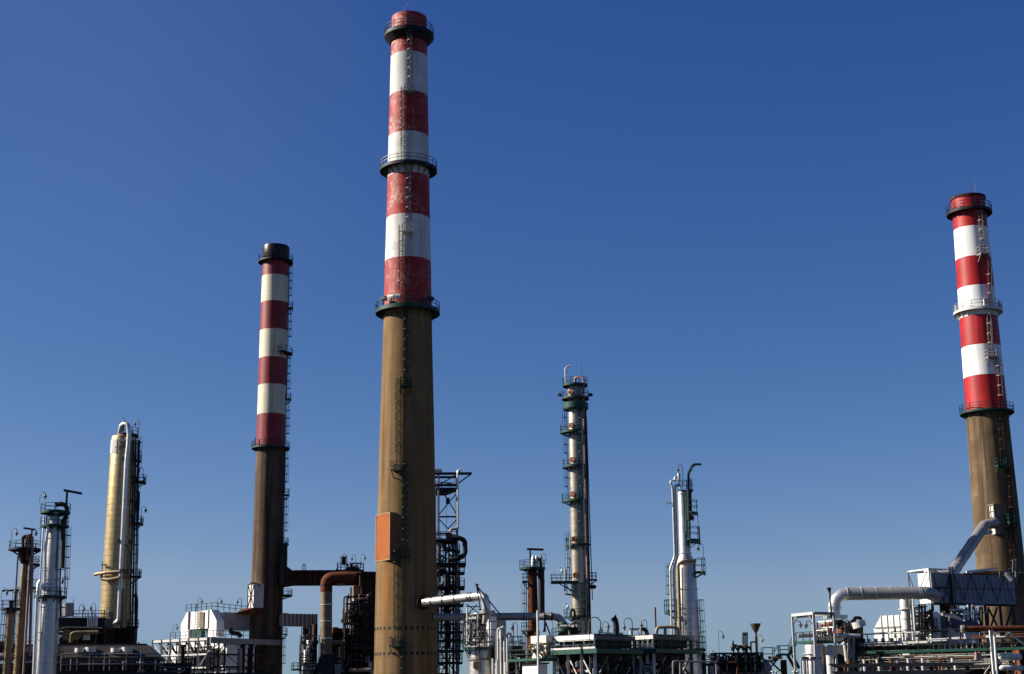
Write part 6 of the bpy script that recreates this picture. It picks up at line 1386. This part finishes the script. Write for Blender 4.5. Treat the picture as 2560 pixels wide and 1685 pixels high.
# walkway frame over its far end
GW = Grid(2416, 1434, 203, 4); zz = GW.z(1430); root = thing('walkway', 'pale rust stained beam walkway crossing above the far end of the clad duct', 'walkway', GW.pt(0, 0, zz))
w1 = GW.U(2492, zz); w2 = GW.U(2600, zz)
MB().beam(GW.pt(0, 0, zz), GW.pt(w1, 0, zz + .45), .3).build('beam', 'white_steel', root); MB().beam(GW.pt(w1 - 3, 1.2, zz + .1), GW.pt(w2, 1.2, zz - .1), .35).build('beam', 'rust_grey', root); MB().beam(GW.pt(0, 1.2, zz - .15), GW.pt(w2, 1.2, zz - .25), .25).build('beam', 'rust', root)
for px, pb in ((2500, 1457), (2540, 1457)):
    a = P(px, 1428, 203); MB().beam(a, P(px + 1, pb, 203), .25).build('post', 'rust_grey', root); MB().beam(P(px - 8, 1458, 203), P(px + 12, 1430, 203), .1).build('brace', 'rust_grey', root); MB().beam(P(px + 2, 1455, 203), P(px - 18, 1432, 203), .1).build('brace', 'rust_grey', root)
MB().tube([P(2514, 1434, 202.6), P(2530, 1449, 202.6)], [.25, .4], 12).build('lamp_housing', 'flue_grey', root)
for px in (2532, 2539): MB().beam(P(px, 1432, 204), P(px + 1, 1398, 204), .12).build('post', 'grey_steel', root)
MB().beam(P(2530, 1412, 204), P(2541, 1411, 204), .1).build('rail', 'grey_steel', root)

# diagonal flue pipe to the right chimney and its inlet box
A = RC
G = Grid(2487, 1303, A.y - A.rf(30) - .6, 22); z0, z1 = G.z(1334), G.z(1259)
root = thing('flue_pipe', 'grey flue pipe climbing steeply to the boxed inlet on the right chimney', 'pipe', P(2382, 1425, 214), 'flue pipes')
v1 = G.V(2445, z1)
bx = MB().gbox(G, .15, 4, .15, v1 - .15, z0, z1 - .15).build('inlet_box', 'white_steel', root)
fr = MB(); w = .2
fr.gbox(G, 0, .25, 0, w, z0, z1); fr.gbox(G, 0, .25, v1 - w, v1, z0, z1); fr.gbox(G, 0, .25, w, v1 - w, z1 - w, z1); fr.gbox(G, .25, 3.5, 0, .14, z0, z1); fr.build('frame', 'rust_grey', bx)
gb = MB()
for k in (.25, .5, .75): gb.gbox(G, .08, .14, v1 * k - .05, v1 * k + .05, z0 + 1.5, z1 - w)
for k in (.55, .75): gb.gbox(G, .06, .13, w, v1 - w, z0 + (z1 - z0) * k - .04, z0 + (z1 - z0) * k + .04)
gb.build('glazing_bars', 'dark_steel', bx)
Ya, Yb = 215, A.y - A.rf(30) - 1.5
pa, pb = P(2374, 1442, Ya), P(2462, 1312, Yb); r = .80
pts = fillet([pa, pb, P(2486, 1308, Yb + .2), P(2492, 1308, Yb + 3)], 1.2, 8)
MB().tube(pts, r, 28).build('duct', 'flue_grey', root)
d = (pb - pa).normalized()
for t in (.18, .42, .63, .87): c = pa.lerp(pb, t); MB().tube([c - d * .06, c + d * .06], r * 1.06, 28).build('ring', 'galvanised', root)
MB().tube([P(2458, 1335, Yb), P(2480, 1329, Yb)], [.2, .3], 10).build('drain', 'aluminium_pipe', root)

# ------------------------------------------------------------ white edged deck along the right complex
G = Grid(2147, 1628, 204, -30); zd = G.z(1624, 10); zw = G.z(1602, 10); root = thing('pipe_rack', 'long raised rack with white edge slabs and a green walkway across the right complex', 'pipe rack', G.pt(0, 0, 0))
ue = G.U(2600, zd); ua = G.U(2134, zd)
def ws(px0, px1, pb, pt, m='white_steel', v=0, name='edge_slab', dv=1.2):
    z1 = G.z(pt, 10); z0 = G.z(pb, 10); return MB().gbox(G, G.U(px0, z1), G.U(px1, z1), v, v + dv, z0, z1).build(name, m, root)
ws(2147, 2232, 1608, 1603); ws(2232.5, 2318, 1607, 1601.5); ws(2319, 2366, 1603, 1596); ws(2367, 2414, 1600.5, 1594.5, v=.2); ws(2414.5, 2462, 1599, 1592, 'rust', .25); ws(2463, 2512, 1598, 1592, v=.2); ws(2512.5, 2560, 1598, 1590, 'rust', .25)
ws(2147, 2600, 1622, 1608.5, 'concrete_mottled', 1.3, 'bund_wall', .4)
gdeck(root, G, ua, ue, -1.2, .9, zd, 'green_steel', 'dark_steel', .35, h=1.2)
MB().gbox(G, ua, ue, .9, 3, zd - .35, zd - .1).build('deck', 'black_steel', root)
for i in range(9):
    u = ua + (ue - ua) * (i + .5) / 9
    MB().beam(G.pt(u, -1, 0), G.pt(u, -1, zd - .36), .22).build('column', 'rust_dark' if i % 2 else 'rust_grey', root)
    for s in (-1, 1): MB().beam(G.pt(u + s * .2, -1.05, zd - 2.6), G.pt(u + s * 1.7, -1.05, zd - .9), .11).build('brace', 'white_steel' if (i + s) % 3 else 'rust_grey', root)
for i in range(12):
    u = ua + (ue - ua) * (i + .2) / 12; MB().beam(G.pt(u, .95, zd), G.pt(u, .95, zw), .16).build('stanchion', 'rust_grey', root); MB().beam(G.pt(u + .1, 1.0, zd + .1), G.pt(u + 1.4, 1.0, zd + 1.0), .1).build('brace', 'rust_grey', root)
for i in range(10): u = G.U(2330 + i * 14, zd); MB().beam(G.pt(u, .8, zd), G.pt(u, .8, zd + .9), .12).build('pipe_shoe', 'white_steel', root)
z = G.z(1592, 10)
for px in (2150, 2165, 2182, 2200, 2222, 2243, 2262, 2285): MB().gbox(G, G.U(px, z), G.U(px + 7, z), .4, 1.0, zw + .003, zw + .55).build('valve_box', 'white_steel' if px % 2 else 'blue_grey_panel', root)
pp = MB(); MB().tube([G.pt(G.U(2147, zw), .2, G.z(1580, 10)), G.pt(G.U(2300, zw), .2, G.z(1579, 10))], .1, 8).build('pipe', 'white_steel', root)
for px in (2168, 2210, 2222, 2240, 2260, 2300, 2345, 2372, 2400): MB().tube([G.pt(G.U(px, zw), .2, zw), G.pt(G.U(px, zw), .2, G.z(1565 if px in (2210, 2240) else 1580, 10))], .08, 8).build('pipe', 'white_steel' if px % 4 else 'dark_steel', root)
rb = MB(); rail_path(rb, [G.pt(G.U(2230, zw), .1, zw), G.pt(G.U(2420, zw), .1, zw)], h=1.4, r=.035); rb.build('railing', 'dark_steel', root)
clutter(root, G, ua, ue, -1.5, .8, G.z(1664, 10), zd - .6, 90, ['white_steel', 'dark_steel', 'black_steel', 'rust_dark', 'teal_steel', 'rust_grey', 'dark_steel'], 131, .04, .15, .35)
MB().gbox(G, G.U(2300, 5), ue, 1.5, 3, 0, zd - .4).build('back_sheeting', 'black_steel', root)
# white bins seen below the walkway
for i, (px0, px1, pb) in enumerate(((2157, 2188, 1660), (2204, 2228, 1660), (2250, 2276, 1660), (2205, 2215, 1650))):
    GB_ = Grid(px1, pb, 205, 25); z1 = GB_.z(1636)
    t = thing('white_bin', ['widest white panelled bin under the left end of the green walkway', 'second white panelled bin from the left under the green walkway', 'third white panelled bin under the green walkway, among crossed braces', 'narrow white bin tucked behind the second bin under the green walkway'][i], 'bin', GB_.pt(0, 0, 0), 'white bins under the walkway')
    MB().gbox(GB_, 0, 1.5, 0, GB_.V(px0, z1), 0, z1).build('shell', 'white_panel', t); MB().gbox(GB_, -.05, 1.6, -.05, GB_.V(px0, z1) + .05, z1 + .003, z1 + .1).build('lid', 'white_steel', t)
# tapering rusty beams low in the frame
for i, (pt, pb, pl, pr, pr2, Y) in enumerate(((1657, 1667, 2072, 2453, 2420, 186), (1676, 1688, 2080, 2440, 2400, 181))):
    G = Grid(pl, pb, Y, 0); z0, z1 = G.z(pb, 10), G.z(pt, 10); t = thing('crane_beam', ['upper rusty grey beam with a tapered right end, low at right', 'lower rusty grey beam with a tapered right end at the bottom edge'][i], 'beam', G.pt(0, 0, 0), 'long tapered beams')
    MB().prism([G.pt(0.8, 0, z0), G.pt(G.U(pr2, z0), 0, z0), G.pt(G.U(pr2, z0), .6, z0), G.pt(.8, .6, z0)], [G.pt(0, 0, z1), G.pt(G.U(pr, z1), 0, z1), G.pt(G.U(pr, z1), .6, z1), G.pt(0, .6, z1)]).build('girder', 'rust_grey', t)
    for px in (2140, 2235, 2330, 2420): MB().beam(G.pt(G.U(px, z0), .3, 0), G.pt(G.U(px, z0), .3, z0), .4).build('column', 'rust_dark', t)
    rnd = random.Random(i)
    for k in range(8): u = G.U(2120 + k * 38 + rnd.uniform(-8, 8), z1); MB().tube([G.pt(u, .3, z1), G.pt(u, .3, z1 + .5)], [.14, .2], 8).build('roller', 'white_steel' if k % 3 else 'rust', t)
# rusty pipe line and support at the right edge
G = Grid(2403, 1572, 188, 0); zc_ = G.z(1572); root = thing('pipeline', 'long rust streaked pipe running off the right edge above a white beam', 'pipe', G.pt(0, 0, 0))
ue = G.U(2620, zc_); MB().tube([G.pt(0, 0, zc_), G.pt(ue, 0, zc_ - .05)], .33, 18).build('run', 'rust', root)
MB().tube([G.pt(0, 0, zc_), G.pt(.35, 0, zc_)], .45, 18).build('flange', 'flue_grey', root)
pipe(root, [G.pt(.4, 0, zc_ - .3), G.pt(.4, 0, zc_ - .9), G.pt(1.3, 0, zc_ - 1.1), G.pt(1.5, 0, zc_ - 1.6)], .14, 'white_steel', .3)
MB().beam(G.pt(G.U(2455, zc_), .2, G.z(1580)), G.pt(ue, .2, G.z(1577)), .22).build('beam', 'white_steel', root)
MB().beam(G.pt(G.U(2500, zc_), .4, G.z(1589)), G.pt(ue, .4, G.z(1588)), .2).build('beam', 'rust_grey', root)
b = P(2480, 1600, 187.5); MB().beam(Vector((b.x, b.y, 0)), P(2477, 1576, 187.5), .45).build('column', 'white_steel', root)
MB().beam(P(2522, 1582, 187.5), P(2492, 1618, 187.5), .14).build('brace', 'grey_steel', root); MB().beam(P(2522, 1582, 187.5), P(2562, 1612, 187.5), .18).build('brace', 'white_steel', root)
MB().beam(P(2452, 1608, 187.5), P(2476, 1628, 187.5), .16).build('brace', 'rust_grey', root)
b = P(2494, 1690, 186); t = thing('mast', 'thin white leaning post at the lower right before the white drums', 'mast', (b.x, b.y, 0)); MB().tube([P(2494, 1700, 186), P(2486, 1590, 186)], .16, 10).build('pole', 'white_steel', t); MB().tube([P(2486, 1590, 186), P(2485.8, 1587, 186)], .22, 10).build('cap', 'rust_grey', t)
for i, (x0, x1, pc_) in enumerate(((2497, 2552, 1643), (2499, 2540, 1670), (2543, 2556, 1671))):
    a, b = P(x0, pc_, 188), P(x1, pc_ - 1, 188.2); r = .42 if i == 0 else .36
    t = thing('small_drum', ['upper long white horizontal drum at the lower right corner', 'lower long white horizontal drum at the lower right corner', 'stubby white drum at the very right beside the lower long drum'][i], 'drum', a, 'white horizontal drums')
    d = (b - a).normalized(); MB().tube([a, a + d * .12, a + d * .35, b - d * .05, b], [r * .4, r * .8, r, r, r * .95], 20).build('shell', 'white_steel', t)
    MB().tube([a.lerp(b, .75) - Vector((0, 0, r + 1)), a.lerp(b, .75)], .1, 8).build('leg', 'grey_steel', t)
G = Grid(2553, 1690, 188.5, 5); zz = G.z(1625); t = thing('rusty_cabinet', 'rusty brown cabinet cut by the right edge beside the white drums', 'cabinet', G.pt(0, 0, 0)); MB().gbox(G, 0, 2.5, 0, 2, 0, zz).build('body', 'rust', t); MB().gbox(G, .2, 1.2, -.03, -.002, zz - 2, zz - .3).build('door', 'rust_dark', t)
G = Grid(2430, 1680, 196, 2); zz = G.z(1640); root = thing('pipe_manifold', 'dark manifold of thin teal and grey pipes at lower right', 'manifold', G.pt(0, 0, 0)); ue = G.U(2570, zz)
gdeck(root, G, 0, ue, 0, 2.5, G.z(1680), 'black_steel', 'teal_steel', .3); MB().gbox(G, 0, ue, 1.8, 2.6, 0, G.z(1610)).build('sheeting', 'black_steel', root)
clutter(root, G, 0, ue, -.5, 1.5, G.z(1690), G.z(1612), 36, ['dark_steel', 'teal_steel', 'black_steel', 'rust_dark', 'white_steel'], 141, .06, .2, .4)
for px in (2441, 2449): MB().tube([P(px, 1650, 190), P(px, 1630, 190)], [.3, .2], 10).build('nozzle', 'pink_pipe', root)
# pipes beneath the clad duct near the chimney foot
G = Grid(2376, 1590, 206, 12); z0 = G.z(1590); zt_ = G.z(1512); root = thing('pipe_cluster', 'cluster of pale upright pipes under the clad duct before the right chimney', 'pipework', G.pt(0, 0, 0)); ue = G.U(2450, z0)
MB().tube(fillet([P(2374, 1525, 204), P(2410, 1523, 204), P(2413, 1580, 204)], .3), .13, 10).build('pipe', 'white_steel', root)
for px, pt, w_, m in ((2420, 1512, .13, 'white_steel'), (2431, 1512, .09, 'white_steel'), (2437, 1514, .14, 'rust_grey'), (2426, 1512, .1, 'dark_steel'), (2443, 1520, .1, 'white_steel'), (2450, 1518, .12, 'dark_steel')): b = P(px, 1600, 204.5); MB().tube([Vector((b.x, b.y, z0 - 4)), P(px - 1, pt, 204.5)], w_, 8).build('pipe', m, root)
for px0, px1, py in ((2412, 2472, 1532), (2430, 2460, 1514), (2415, 2430, 1535)): MB().beam(P(px0, py, 204), P(px1, py - 1, 204), .16).build('beam', 'white_steel', root)
MB().gbox(G, .3, ue * .45, 1.5, 3, 0, zt_ + .3).build('casing', 'rust_dark', root)
for a_ in (2455, 2470): MB().beam(P(a_, 1518, 203.8), P(a_ + 1, 1590, 203.8), .2).build('column', 'black_steel', root)
clutter(root, G, 0, ue, -.6, 1, z0 - 1, zt_, 16, ['white_steel', 'dark_steel', 'rust_grey', 'rust_dark'], 151, .06, .16, .7)

# thin pipes, cable trays and conduits along the front of the long rack
G = Grid(2147, 1628, 202, -30); zd = G.z(1624, 10); rnd = random.Random(77)
root = thing('conduit_bank', 'bank of thin grey and white conduits strung below the green walkway', 'conduits', G.pt(0, -2, 0))
for i in range(7):
    z = zd - .9 - i * .27; m = ['white_steel', 'dark_steel', 'pale_steel', 'grey_steel'][i % 4]
    MB().tube([G.pt(rnd.uniform(-1, 4), -1.9 + i * .05, z), G.pt(rnd.uniform(16, 24), -1.9 + i * .05, z)], rnd.uniform(.04, .09), 8).build('conduit', m, root)
for i in range(22):
    u = rnd.uniform(0, 23); z = zd - rnd.uniform(.4, 1.2); MB().tube(fillet([G.pt(u, -2.05, z), G.pt(u, -2.05, z - rnd.uniform(.8, 2.2)), G.pt(u + rnd.uniform(-1.2, 1.2), -2.05, z - 2.4)], .2), rnd.uniform(.035, .08), 8).build('drop_pipe', ['white_steel', 'pale_steel', 'dark_steel', 'rust_dark'][i % 4], root)
for i in range(10):
    u = rnd.uniform(0, 22); MB().gbox(G, u, u + .4, -2.3, -2.05, zd - 1.9, zd - 1.3).build('junction_box', ['pale_steel', 'grey_steel', 'white_steel'][i % 3], root)
